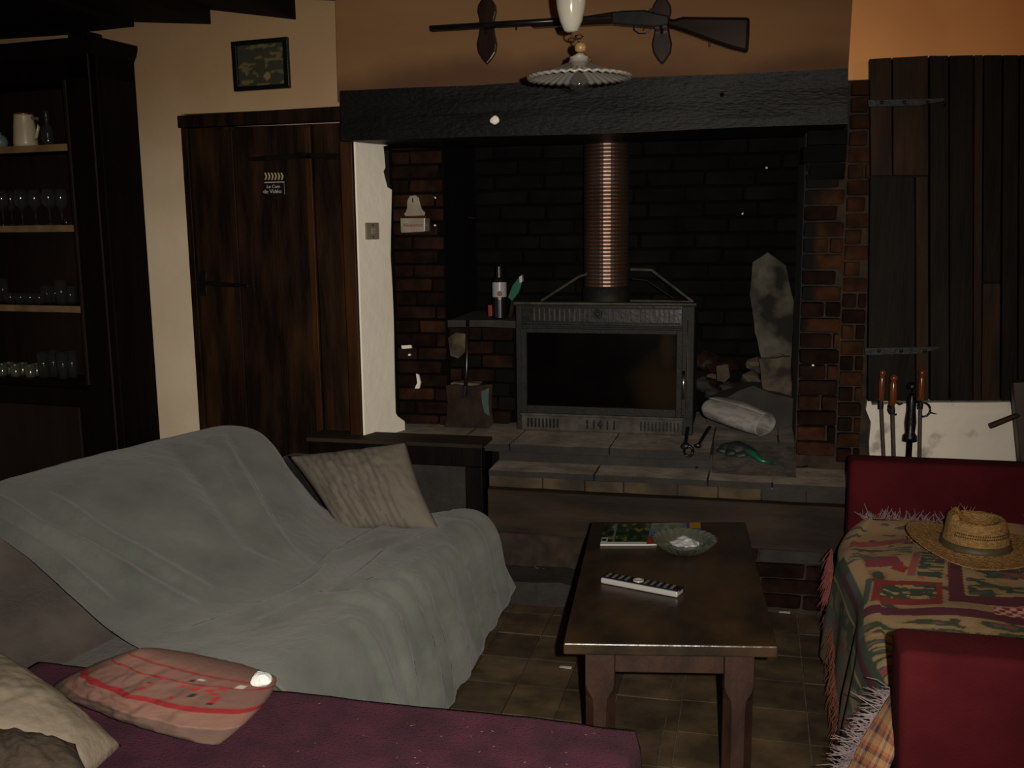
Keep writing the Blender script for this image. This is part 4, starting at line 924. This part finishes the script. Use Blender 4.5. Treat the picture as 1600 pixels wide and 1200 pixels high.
PAT = [(Q((1480, 880), (1501, 880), (1510, 943), (1483, 943)), flat(MAR)), (Q((1483, 930), (1640, 938), (1640, 952), (1481, 944)), flat(MAR)),
       (Q((1504, 884), (1640, 890), (1640, 934), (1514, 930)), scape), (Q((1500, 882), (1505, 882), (1514, 933), (1508, 933)), flat(CRM)),
       (Q((1378, 913), (1463, 913), (1462, 939), (1374, 932)), mottled(GRN, (.30, .22, .10), 40, 40, -.25)), (Q((1367, 904), (1473, 910), (1473, 951), (1360, 941)), flat(RED)),
       (Q((1480, 944), (1553, 950), (1553, 962), (1478, 957)), flat(CRM)), (Q((1553, 950), (1650, 955), (1650, 972), (1553, 964)), lambda x, y: (.45, .30, .24) if (int(x * 60) + int(y * 50)) % 2 else RED),
       (Q((1440, 868), (1478, 872), (1472, 905), (1432, 900)), mottled(GRN, CRM, 12, 70, -.2)), (Q((1428, 868), (1440, 868), (1430, 900), (1416, 900)), flat((.2, .06, .05))),
       (Q((1350, 876), (1400, 873), (1412, 886), (1352, 888)), flat((.16, .03, .035))), (Q((1398, 882), (1420, 890), (1412, 896), (1392, 890)), flat(RED)),
       (Q((1330, 860), (1425, 850), (1425, 870), (1322, 880)), mottled(TEA, CRM, 12, 50, 0)), (Q((1330, 846), (1440, 842), (1440, 848), (1326, 856)), flat((.22, .05, .04))),
       (Q((1320, 955), (1480, 957), (1640, 975), (1640, 984), (1480, 966))[:4], flat(MAR)), (Q((1353, 905), (1364, 904), (1356, 940), (1346, 944)), flat(TEA)),
       (Q((1325, 945), (1500, 958), (1500, 968), (1322, 958)), flat(MAR)), (Q((1498, 957), (1680, 970), (1680, 982), (1498, 967)), flat(MAR)),
       (Q((1345, 965), (1640, 985), (1640, 1030), (1340, 1010)), scape), (Q((1322, 958), (1334, 958), (1345, 1100), (1330, 1100)), flat(MAR)),
       (Q((1300, 820), (1460, 815), (1450, 842), (1300, 850)), lambda x, y: CRM if noise.noise(Vector((x * 25, y * 25, 0))) > -.28 else TEA)]
def throwcol(x, y, z, s):
    if s < 0:                                   # the part hanging over the seat edge
        d = -s
        if d < .035: return CRM if y > 3.3 else (GRN if hashf(int(y * 12)) > .3 else TEA)
        if d < .07: return MAR if y < 3.2 else GRN
        if d < .10: return (.05, .07, .05)
        if d < .115: return CRM
        if d < .2: return mottled(GRN, (.11, .09, .05), 18, 18)(y, d)
        return mottled((.05, .06, .045), (.09, .05, .03), 16, 16)(y, d)
    for q, f in PAT:
        if quadin(q, x, y): return f(x, y)
    if y < 2.62: return scape(x, y * 1.4)
    n_ = noise.noise(Vector((x * 14, y * 14, 7)))
    return CRM if n_ > -.22 else ((.25, .12, .06) if n_ > -.4 else GRN)
TN, TM = 300, 240; TP = []; TS = []
for i in range(TN):
    y = 2.17 + (3.705 - 2.17) * i / (TN - 1); row = []; rs_ = []
    far = max(0, (y - 3.45) / .25)
    for j in range(TM):
        t = j / (TM - 1); Ltot = .40 + .86; s = t * Ltot - .40
        ex = .305 + .06 * far ** 2 + .012 * math.sin(y * 9)
        hz = .475 + .004 * math.sin(y * 14) + .006 * noise.noise(Vector((s * 6, y * 6, 0)))
        if s > .06: p = Vector((ex + s, y, hz + .012 * noise.noise(Vector((s * 5, y * 4, 5)))))
        elif s > -.06:
            a_ = (s + .06) / .12 * PI / 2; p = Vector((ex + .06 - .06 * math.sin(PI / 2 - a_) * 1.0 + 0, y, hz - .06 + .06 * math.sin(a_)))
            p = Vector((ex + .06 * (1 - math.cos(a_)), y, hz - .06 + .06 * math.sin(a_)))
        else:
            d = -s - .06; p = Vector((ex - .03 * (d / .34) + .014 * math.sin(y * 26 + 1.5 * math.sin(y * 7)) * min(1, d * 5), y, hz - .06 - d))
        if far > 0 and s > 0: p.z += 0
        row.append(p); rs_.append(s)
    TP.append(row); TS.append(rs_)
tp_ = empty('tapestry_throw', (.8, 3.0, .44), 'patterned tapestry throw in cream, green and red spread over the red sofa', 'throw')
obj('cloth', grid(TP, color=lambda i, j: throwcol(TP[i][j].x, TP[i][j].y, TP[i][j].z, TS[i][j])), vmat('tapestry_weave', .95, .5, 260), tp_, smooth=True, solid=.006)
def fringe(name, pts, dirs, L, m_, r=.0013, n=60, parent=None, label=None, curl=.4):
    bm = B(); pts = [Vector(p) for p in pts]
    for k in range(n):
        b0 = cr1(pts, (k + random.random() * .6) / n); d = Vector(dirs).normalized(); l = L * random.uniform(.7, 1.15)
        j1 = Vector((random.uniform(-1, 1), random.uniform(-1, 1), random.uniform(-1, 1))) * curl * l * .5
        tube([b0, b0 + d * l * .5 + j1, b0 + d * l + j1 * 1.4 + Vector((random.uniform(-1, 1), random.uniform(-1, 1), random.uniform(-.6, .6))) * curl * l * .4], [r, r, r * .6], 4, bm)
    o = obj(name, bm, m_, parent, kind='stuff'); 
    if label: o['label'] = label
    return o
fringe('fringe', [(.40, 3.675, .485), (.6, 3.68, .485), (.85, 3.68, .485)], (0, -.35, .7), .028, 'fringewhite', parent=tp_, n=150, curl=1.1, label='pale curled fringe along the far edge')
fringe('fringe', [(.95, 3.66, .49), (1.15, 3.62, .50)], (0, -.4, .9), .06, 'fringepink', parent=tp_, n=40, curl=1)
fringe('fringe', [(.292, 3.56, .40), (.285, 3.46, .36), (.283, 3.40, .30)], (-.2, .1, -1), .08, 'fringepink', parent=tp_, n=130, curl=.35, label='pink red fringe hanging at the corner')
fringe('fringe', [(.285, 3.42, .25), (.275, 3.1, .16), (.272, 2.8, .11), (.275, 2.5, .10)], (-.1, 0, -1),   .06, 'orangefr', parent=tp_, n=300, curl=.5)
# plaid cloth tucked by the near arm
pc_ = [[pZ(1398, 1075, .50), pZ(1350, 1150, .40), pZ(1325, 1200, .30), pZ(1290, 1260, .16)],
       [pZ(1402, 1100, .505), pZ(1375, 1165, .42), pZ(1350, 1215, .32), pZ(1330, 1270, .18)],
       [pZ(1412, 1130, .50), pZ(1396, 1180, .42), pZ(1378, 1230, .32), pZ(1370, 1280, .18)]]
PPg = patch(pc_, 60, 90)
def plaid(i, j):
    u, v = i / 60, j / 90
    a_ = [(.62, .30, .13), (.55, .12, .05), (.62, .40, .22), (.10, .05, .07), (.62, .30, .10)][int(u * 14) % 5]
    b2 = [(.65, .42, .22), (.60, .16, .06), (.12, .06, .08), (.62, .36, .15)][int(v * 26) % 4]
    return tuple((p + q) / 2 for p, q in zip(a_, b2))
pd = empty('plaid_blanket', PPg[30][40] - Vector((0, 0, .1)), 'orange plaid blanket with pale fringe spilling past the near red arm', 'blanket')
obj('cloth', grid(PPg, color=plaid), vmat('plaid_wool', .95, .4, 240), pd, smooth=True, solid=.006)
fringe('fringe', [PPg[0][k] + Vector((0, 0, .004)) for k in (2, 20, 40, 60, 88)], (-.8, .6, -.25), .042, 'fringewhite', parent=pd, n=200, curl=.8)

# straw hat
hc = Vector(pZ(1523, 862, .475)); hc.z = .487; HS = .9
ht = empty('straw_hat', hc, 'woven straw hat with an olive ribbon lying on the patterned throw', 'hat')
seg = 64; prof = []
HP = []
R_ = [(0.002, .098), (.03, .096), (.055, .100), (.078, .112), (.090, .108), (.097, .092), (.103, .06), (.110, .03), (.116, .008), (.124, .002), (.16, .0), (.19, .002), (.222, .006), (.236, .010)]
for k, (r, z) in enumerate(R_):
    row = []
    for i in range(seg + 1):
        a = 2 * PI * i / seg; x, y = r * math.cos(a) * 1.0, r * math.sin(a) * 1.06; zz_ = z
        if k <= 4:   # teardrop crown dent, pinched at the front left
            zz_ -= .028 * math.exp(-((x - .01) / .05) ** 2 - (y / .075) ** 2) * (1 if k < 4 else .3)
        if 3 <= k <= 5 and math.cos(a - 2.9) > .8: zz_ += .014
        if k >= 9:
            f = (k - 8) / 5; zz_ += f * (.030 * (math.cos(a - PI) > .3) * (math.cos(a - PI) - .3) * 1.4 + .012 * math.cos(2 * a + .5))
        row.append(hc + Vector((x, y, zz_ + .004)) * HS)
    HP.append(row)
hb = patch([[r for r in row[::2]] for row in HP], 60, 130)
for i in range(60):
    for j in range(130):
        hb[i][j] = hb[i][j] + Vector((0, 0, .0012 * math.sin(i * 2.1 + j * .9)))
    hb[i][-1] = hb[i][0].copy()
obj('brim_and_crown', grid(hb), 'straw', ht, smooth=True, solid=.003)
rb = [[hc + HS * Vector((r * math.cos(a) * 1.0, r * math.sin(a) * 1.06, z + .003)) for a in [2 * PI * k / 64 for k in range(65)]] for r, z in ((.1145, .034), (.1175, .018), (.1215, .010))]
obj('ribbon', grid(rb), 'ribbon', ht, smooth=True, solid=-.002, label='olive brown hat band')
hl = B()
for k in range(34):
    a = -2.6 + k * .075
    for r2, z in ((.1065, .062), (.1048, .072)):
        ball(hc + HS * Vector(((r2) * math.cos(a + z * 2), (r2) * math.sin(a + z * 2) * 1.06, z + .004)), .0030, hl, (1, 1, .9), 1)
obj('weave_holes', hl, 'strawhole', ht, kind='stuff')
fringe('frayed_straw', [hc + HS * Vector((-.08, -.02, .112)), hc + HS * Vector((-.05, .06, .112)), hc + HS * Vector((0, .09, .11))], (-.2, .2, .8), .02, 'straw', parent=ht, n=18, r=.001, curl=1)
fringe('frayed_straw', [hc + HS * Vector((-.236, -.02, .04)), hc + HS * Vector((-.17, -.17, .02)), hc + HS * Vector((0, -.25, .008)), hc + HS * Vector((.17, -.17, .01))], (-.3, -.6, 0), .012, 'straw', parent=ht, n=50, r=.0009, curl=1)

# ------------------------------------------------------------------ coffee table
TZ = .46
FL, FR_, BR_, BL_ = [Vector((x, y, TZ)) for x, y in ((-.463, 2.435), (.084, 2.531), (-.008, 3.628), (-.56, 3.520))]
tb = empty('coffee_table', (-.24, 3.03, 0), 'low dark oak coffee table with chamfered legs in front of the hearth', 'table')
dn = Vector((0, 0, -.032))
obj('tabletop', hexa(B(), [FL + dn, FR_ + dn, BR_ + dn, BL_ + dn, FL, FR_, BR_, BL_]), 'tabletop', tb, bevel=.004)
ux = (FR_ - FL).normalized(); uy = (BL_ - FL).normalized()
def tpnt(a, b_, z): v = FL + ux * a + uy * b_; return Vector((v.x, v.y, z))
W_, L_ = (FR_ - FL).length, (BL_ - FL).length
def leg(a0, b0, s=.078):
    bm = B(); rows = []
    lv = [(TZ - .033, 0), (.335, 0), (.315, .006), (.29, .020), (.26, .022), (.05, .022), (.04, .012), (.0, .012)]
    for z, c_ in lv:
        c_ = max(c_, .0015); pts = [(c_, 0), (s - c_, 0), (s, c_), (s, s - c_), (s - c_, s), (c_, s), (0, s - c_), (0, c_)]
        rows.append([bm.verts.new(tpnt(a0 + p[0], b0 + p[1], z)) for p in pts])
    for r1, r2 in zip(rows, rows[1:]):
        for k in range(8): bm.faces.new([r1[k], r1[(k + 1) % 8], r2[(k + 1) % 8], r2[k]])
    bm.faces.new(rows[0]); bm.faces.new(rows[-1][::-1])
    return bm
ins = .055
for a_ in (ins, W_ - ins - .078):
    for b0 in (.03, L_ - .03 - .078): obj('leg', leg(a_, b0), 'tablewood', tb)
def bar(a0, a1, b0, b1, z0, z1): return hexa(B(), [tpnt(a0, b0, z0), tpnt(a1, b0, z0), tpnt(a1, b1, z0), tpnt(a0, b1, z0), tpnt(a0, b0, z1), tpnt(a1, b0, z1), tpnt(a1, b1, z1), tpnt(a0, b1, z1)])
obj('apron', bar(ins + .078, W_ - ins - .078, .045, .068, .360, TZ - .033), 'tablewood', tb, bevel=.003)
obj('apron', bar(ins + .078, W_ - ins - .078, L_ - .07, L_ - .045, .360, TZ - .033), 'tablewood', tb, bevel=.003)
for a_ in (ins + .02, W_ - ins - .045): obj('apron', bar(a_, a_ + .025, .108, L_ - .108, .360, TZ - .033), 'tablewood', tb, bevel=.003)
# magazines
def mag(name, cs_, colf, label, thick=.006, n=48):
    c_ = [pZ(x, y, TZ + thick + .001) for x, y in cs_]; t = empty(name, (sum(c_, Vector()) / 4) * 1 - Vector((0, 0, thick)), label, 'magazine')
    b_ = B(); hexa(b_, [v - Vector((0, 0, thick)) for v in c_] + [v - Vector((0, 0, .0006)) for v in c_]); obj('pages', b_, 'paper', t)
    G = [[(c_[0] * (1 - s / n) + c_[1] * (s / n)) * (1 - r / n) + (c_[3] * (1 - s / n) + c_[2] * (s / n)) * (r / n) for s in range(n + 1)] for r in range(n + 1)]
    obj('cover', grid(G, color=lambda i, j: colf(j / n, i / n)), vmat(name + '_print', .18, coat=.4), t)
def m1(s, t):
    if t < .10: return (.62, .60, .55)
    if t < .30 and s < .14: return (.55, .53, .48) if (t < .14 or t > .26 or s < .02 or s > .12) else (.02, .02, .02)
    if .24 < s < .28: return (.10, .17, .15)
    n_ = noise.noise(Vector((s * 7, t * 5, 1))) + .4 * noise.noise(Vector((s * 20, t * 14, 1)))
    if n_ > .42: return (.20, .15, .04)
    return (.022, .045, .012) if n_ > -.1 else (.008, .016, .007)
def m2(s, t):
    if .38 < t < .60 and s < .6: return (.05, .13, .35)
    if t < .38 and s < .38: return (.28, .04, .015)
    if s > .78 and t > .7: return (.40, .22, .01)
    if s > .72: return (.05, .05, .20) if t > .2 else (.3, .3, .3)
    n_ = noise.noise(Vector((s * 8, t * 8, 9)))
    return (.20, .24, .14) if n_ > 0 else (.12, .16, .12)
mag('magazine', [(938, 850), (1012, 850), (1016, 818), (945, 818)], m1, 'glossy magazine with a green cover and white lower edge on the table')
mag('magazine', [(1010, 850), (1098, 848), (1094, 816), (1018, 817)], m2, 'magazine with blue and red print partly under the glass bowl')
# crystal bowl
bc = pZ(1069, 862, TZ + .001)
def facet(a, r, z, k):
    s = 1 + .045 * (1 if int((a / (2 * PI)) * 48 + .5) % 2 else -1) * (1 if 1 <= k <= 5 else 0)
    return r * s, z
cbo = lathe([(.045, .0), (.060, .006), (.080, .020), (.098, .038), (.106, .050), (.101, .050), (.088, .036), (.065, .018), (.045, .012), (.004, .011)], bc, seg=48, ripple=facet)
cbb = obj('crystal_ashtray', cbo, 'crystal', None, smooth=False, loc=tuple(bc)); tag(cbb, 'round cut crystal bowl with shining facets on the coffee table', 'bowl')
fo = rough(ball(bc + Vector((.004, -.01, .030)), .050, sub=3, sc_=(1, .8, .36)), .012, 45)  # added lump stands in for the flash glare in the bowl
M['glare'] = mat('glare_lump', (.80, .80, .78), None, 10, .3, 0, metal=.7)
tag(obj('glare_lump', fo, 'glare', None, loc=tuple(bc + Vector((0, 0, .014)))), 'bright lump added for the flash glare inside the crystal bowl', 'glare')
# remote control
ra, rb_ = pZ(938, 906, TZ + .012), pZ(1058, 929, TZ + .012)
rx = (rb_ - ra).normalized(); ry = Vector((0, 0, 1)).cross(rx); Lr = (rb_ - ra).length
ro = ra + ry * .002; ro.z = TZ + .001
rm = empty('remote_control', ro + rx * Lr / 2, 'silver sided black remote control lying on the coffee table', 'remote control')
def rbar(a0, a1, b0, b1, z0, z1): return hexa(B(), [ro + rx * a0 + ry * b0 + Vector((0, 0, z0)), ro + rx * a1 + ry * b0 + Vector((0, 0, z0)), ro + rx * a1 + ry * b1 + Vector((0, 0, z0)), ro + rx * a0 + ry * b1 + Vector((0, 0, z0)),
                                          ro + rx * a0 + ry * b0 + Vector((0, 0, z1)), ro + rx * a1 + ry * b0 + Vector((0, 0, z1)), ro + rx * a1 + ry * b1 + Vector((0, 0, z1)), ro + rx * a0 + ry * b1 + Vector((0, 0, z1))])
obj('case', rbar(0, Lr, -.001, .048, 0, .017), 'silver', rm, bevel=.004)
fc_ = obj('face_plate', rbar(.002, Lr + .004, .004, .047, .016, .021), 'black', rm, bevel=.003)
for k in range(11):
    for j in range(3):
        if 4 <= k <= 5: continue
        a_ = .012 + k * (Lr - .03) / 10.5; b0 = .009 + j * .012
        obj('button', rbar(a_, a_ + .009, b0, b0 + .007, .0205, .0225), 'greybtn', fc_)
cc_ = ro + rx * (.012 + 4.9 * (Lr - .03) / 10.5) + ry * .025
obj('navigation_ring', lathe([(.017, .0205), (.016, .0235), (.009, .0235), (.008, .022)], cc_, seg=24), 'silver', fc_, smooth=False)
# scraps on the floor
for (x, y, lab) in ((1226, 957, 'small white paper scrap on the tiles beside the hearth base'), (884, 1043, 'tiny white paper scrap on the tiles left of the coffee table')):
    p = pZ(x, y, .006); tag(obj('paper_scrap', rough(hexa(B(), [p + Vector(v) for v in ((-.022, -.006, 0), (.02, -.008, 0), (.022, .004, 0), (-.02, .006, 0), (-.022, -.006, .002), (.02, -.008, .002), (.022, .004, .004), (-.02, .006, .002))]), .001, 30), 'paper', None, loc=tuple(p)), lab, 'paper')

# ------------------------------------------------------------------ grey sofa with its blanket
so = empty('corner_sofa', (-1.6, 2.8, 0), 'low brown plush corner sofa mostly hidden under a grey blanket', 'sofa')
def sweep(profA, profB, bm=None):
    bm = bm or B(); a = [bm.verts.new(p) for p in profA]; b_ = [bm.verts.new(p) for p in profB]; n = len(a)
    bm.faces.new(a); bm.faces.new(b_[::-1])
    for k in range(n): bm.faces.new([a[k], b_[k], b_[(k + 1) % n], a[(k + 1) % n]])
    return bm
prA = [(-2.62, 1.55, .0), (-2.60, 1.55, .60), (-2.48, 1.55, .66), (-2.36, 1.55, .64), (-1.86, 1.55, .40), (-1.8, 1.55, 0)]
prB = [(-2.15, 3.44, .0), (-2.13, 3.44, .66), (-2.03, 3.42, .72), (-1.90, 3.40, .70), (-1.54, 3.30, .40), (-1.5, 3.3, 0)]
bk_ = obj('backrest', sweep([Vector(p) for p in prA], [Vector(p) for p in prB]), 'brownplush', so)
b_ = bk_.modifiers.new('b', 'BEVEL'); b_.width = .05; b_.segments = 4
cush('seat', -2.0, -1.075, 2.09, 3.6, .06, .405, 'brownplush', so, .05)
fa = cush('arm', -1.95, -1.40, 3.66, 3.86, .05, .60, 'darkplush', so, .07)
cush('arm', -2.45, -1.95, 3.46, 3.84, .05, .64, 'darkplush', so, .07)
ctrl = [
 [(-2.66, 2.30, .40), (-2.52, 2.35, .66), (-2.33, 2.42, .715), (-2.03, 2.36, .61), (-1.66, 2.24, .455), (-1.40, 2.14, .445), (-1.12, 2.10, .43), (-1.01, 2.09, .22), (-.97, 2.08, .01)],
 [(-2.56, 2.70, .40), (-2.40, 2.66, .70), (-2.22, 2.62, .742), (-1.92, 2.57, .60), (-1.54, 2.46, .45), (-1.30, 2.45, .44), (-1.07, 2.45, .43), (-.98, 2.45, .22), (-.93, 2.45, .01)],
 [(-2.46, 2.98, .40), (-2.30, 2.96, .72), (-2.10, 2.90, .758), (-1.80, 2.84, .64), (-1.44, 2.76, .445), (-1.25, 2.75, .435), (-1.05, 2.75, .425), (-.965, 2.75, .2), (-.92, 2.75, .02)],
 [(-2.36, 3.25, .40), (-2.20, 3.24, .72), (-2.00, 3.20, .765), (-1.74, 3.12, .64), (-1.44, 3.02, .445), (-1.25, 3.03, .435), (-1.04, 3.05, .42), (-.97, 3.05, .2), (-.92, 3.08, .03)],
 [(-2.26, 3.46, .42), (-2.08, 3.45, .73), (-1.86, 3.41, .775), (-1.68, 3.33, .63), (-1.47, 3.24, .45), (-1.25, 3.35, .435), (-1.02, 3.42, .42), (-.96, 3.45, .2), (-.93, 3.48, .05)],
 [(-2.24, 3.56, .35), (-2.06, 3.53, .62), (-1.86, 3.49, .62), (-1.67, 3.44, .52), (-1.47, 3.42, .43), (-1.25, 3.58, .425), (-1.01, 3.66, .415), (-.955, 3.72, .2), (-.925, 3.78, .08)]]
BP = patch(ctrl, 150, 190)
LN = [(.018, .022, [(.66, .27), (.60, .36), (.52, .44), (.50, .52)]), (.014, .018, [(.60, .30), (.52, .38), (.46, .47)]), (-.014, .03, [(.55, .27), (.50, .36), (.42, .46)]),
      (.022, .020, [(.10, .22), (.10, .33), (.16, .44), (.20, .5)]), (.020, .018, [(.02, .25), (.04, .35), (.07, .46)]), (.016, .016, [(.20, .30), (.20, .38), (.26, .48)]),
      (.014, .018, [(.12, .56), (.35, .58), (.6, .55), (.85, .60)]), (.012, .014, [(.2, .62), (.42, .66), (.62, .66), (.8, .72)]), (.012, .014, [(.45, .52), (.62, .58), (.75, .66)]),
      (.020, .016, [(.30, .66), (.32, .78), (.30, .95)]), (.022, .014, [(.40, .70), (.42, .84), (.40, 1)]), (.018, .013, [(.49, .72), (.50, .86), (.48, 1)]), (.02, .015, [(.58, .74), (.60, .88), (.58, 1)]),
      (.018, .014, [(.68, .75), (.70, .88), (.68, 1)]), (.02, .015, [(.80, .72), (.80, .86), (.78, 1)]), (.022, .014, [(.90, .70), (.90, .85), (.88, 1)]), (.018, .012, [(.22, .74), (.22, .88), (.2, 1)]),
      (-.02, .02, [(.35, .8), (.36, 1)]), (-.02, .02, [(.54, .82), (.54, 1)]), (-.02, .02, [(.74, .82), (.74, 1)])]
BPR = ridges(BP, LN, .007, 4)
bk2 = obj('grey_blanket', grid(BPR), 'teal', None, smooth=True, solid=-.008, loc=(-1.5, 3.0, .4))
tag(bk2, 'grey green plush blanket draped over the low sofa in long folds', 'blanket')

# far striped cushion
def stripes(s, t):
    b0 = (.27, .232, .182)
    if s < .72 and (s * 13 + .25 * math.sin(t * 7)) % 1 < .28: b0 = (.19, .155, .122)
    return b0
cpt = [pY(530, 829, 3.32), pY(688, 830, 3.36), pY(634, 690, 3.56), pY(450, 712, 3.50)]
pillow('striped_cushion', cpt, .15, vmat('striped_cotton', .9, .3, 90), label='beige cushion with grey brown stripes at the far end of the sofa', cat='cushion', color=stripes, wrinkle=.02, seed=3)
# pink pillow with a red band
def pink(s, t):
    b0 = (.33, .165, .125)
    if t < .28: b0 = (.21, .125, .095) 
    if .28 < t < .31: b0 = (.36, .2, .14)
    if .50 < t < .575: b0 = (.36, .018, .022)
    if t > .575: b0 = (.24, .12, .09)
    if abs(t - .80 - .05 * s) < .008 or abs(t - .93) < .01: b0 = (.28, .02, .02)
    if .62 < t < .9 and .45 < s < .92:
        h_ = hashf(int(s * 26), int(t * 26))
        if h_ > .86: b0 = (.45, .03, .03)
        elif h_ > .83: b0 = (.7, .62, .5)
        elif h_ > .80: b0 = (.02, .02, .02)
    return b0
pk = [pZ(88, 1072, .455), pZ(340, 1164, .445), pZ(428, 1060, .50), pZ(222, 1012, .60)]
pkp = pillow('pink_pillow', pk, .23, vmat('pink_cotton', .9, .3, 90), label='dusty pink pillow with a bright red band on the purple throw', cat='pillow', color=pink, n=70, wrinkle=.014, seed=5, pinch=-.07, full=.42)
obj('stuffing', rough(ball(pZ(408, 1062, .525), .022, sub=3, sc_=(1.1, 1, .8)), .006, 40), 'stuffing', pkp, label='white stuffing at the open corner')
b1 = [pZ(-150, 1150, .58), pZ(110, 1245, .46), pZ(190, 1165, .46), pZ(-10, 1012, .62)]
pillow('beige_pillow', b1, .14, 'beige', label='plain beige pillow at the lower left beside the pink pillow', cat='pillow', wrinkle=.008, seed=9, pinch=.02)
b2 = [pZ(-60, 1340, .52), pZ(170, 1260, .52), pZ(118, 1162, .56), pZ(-70, 1132, .60)]
pillow('brown_pillow', b2, .12, 'brownlinen', label='dark brown cushion at the lower left corner in front of the beige pillow', cat='pillow', wrinkle=.01, seed=12)
# purple daybed
dbd = empty('daybed', (-.9, 1.5, 0), 'low daybed hidden under a purple throw in the foreground', 'daybed')
cush('mattress', -1.74, -.24, .9, 2.06, .12, .405, 'darkplush', dbd, .04)
cush('base', -1.7, -.29, .95, 2.0, 0, .13, 'black', dbd, .01)
PG = []
for i in range(90):
    row = []
    for j in range(110):
        u, v = i / 89, j / 109
        x = -1.79 + u * 1.69 * 1.0; y = .82 + v * 1.42
        z = .428
        ex = x + .205; ey = y - 2.105
        # rounded edges then a hang down
        def fold(d, r=.035):
            if d <= -r: return 0, 0
            if d < r: return (d + r) ** 2 / (4 * r) * .6, (d + r) ** 2 / (4 * r)
            return r * .6 + (d - r) * 1.0, d - .0
        zz_ = z; xx, yy = x, y
        if ex > -.02: zz_ -= max(0, ex + .02) * 3.6; xx = -.225 + (ex + .02) * .35
        if ey > -.02: zz_ -= max(0, ey + .02) * 2.8; yy = 2.085 + (ey + .02) * .25
        zz_ += .006 * noise.noise(Vector((x * 4, y * 4, 1))) + .003 * noise.noise(Vector((x * 14, y * 14, 1)))
        if x < -1.15 and y > 1.9: zz_ += .010
        row.append(Vector((xx, yy, max(.02, zz_))))
    PG.append(row)
tag(obj('purple_throw', grid(PG), 'purple', None, smooth=True, solid=.006, loc=(-1.0, 1.6, .42)), 'deep purple wool throw covering the daybed in the foreground', 'throw')
lb = B()
for k in range(60):
    x, y = random.uniform(-1.0, -.3), random.uniform(1.55, 2.04); a = random.uniform(0, 6.28); l = random.uniform(.003, .008)
    tube([(x, y, .434), (x + l * math.cos(a), y + l * math.sin(a), .4345)], .0007, 4, lb)
tag(obj('lint', lb, 'shelf', None), 'pale straw bits and lint caught on the purple throw', 'lint', kind='stuff')
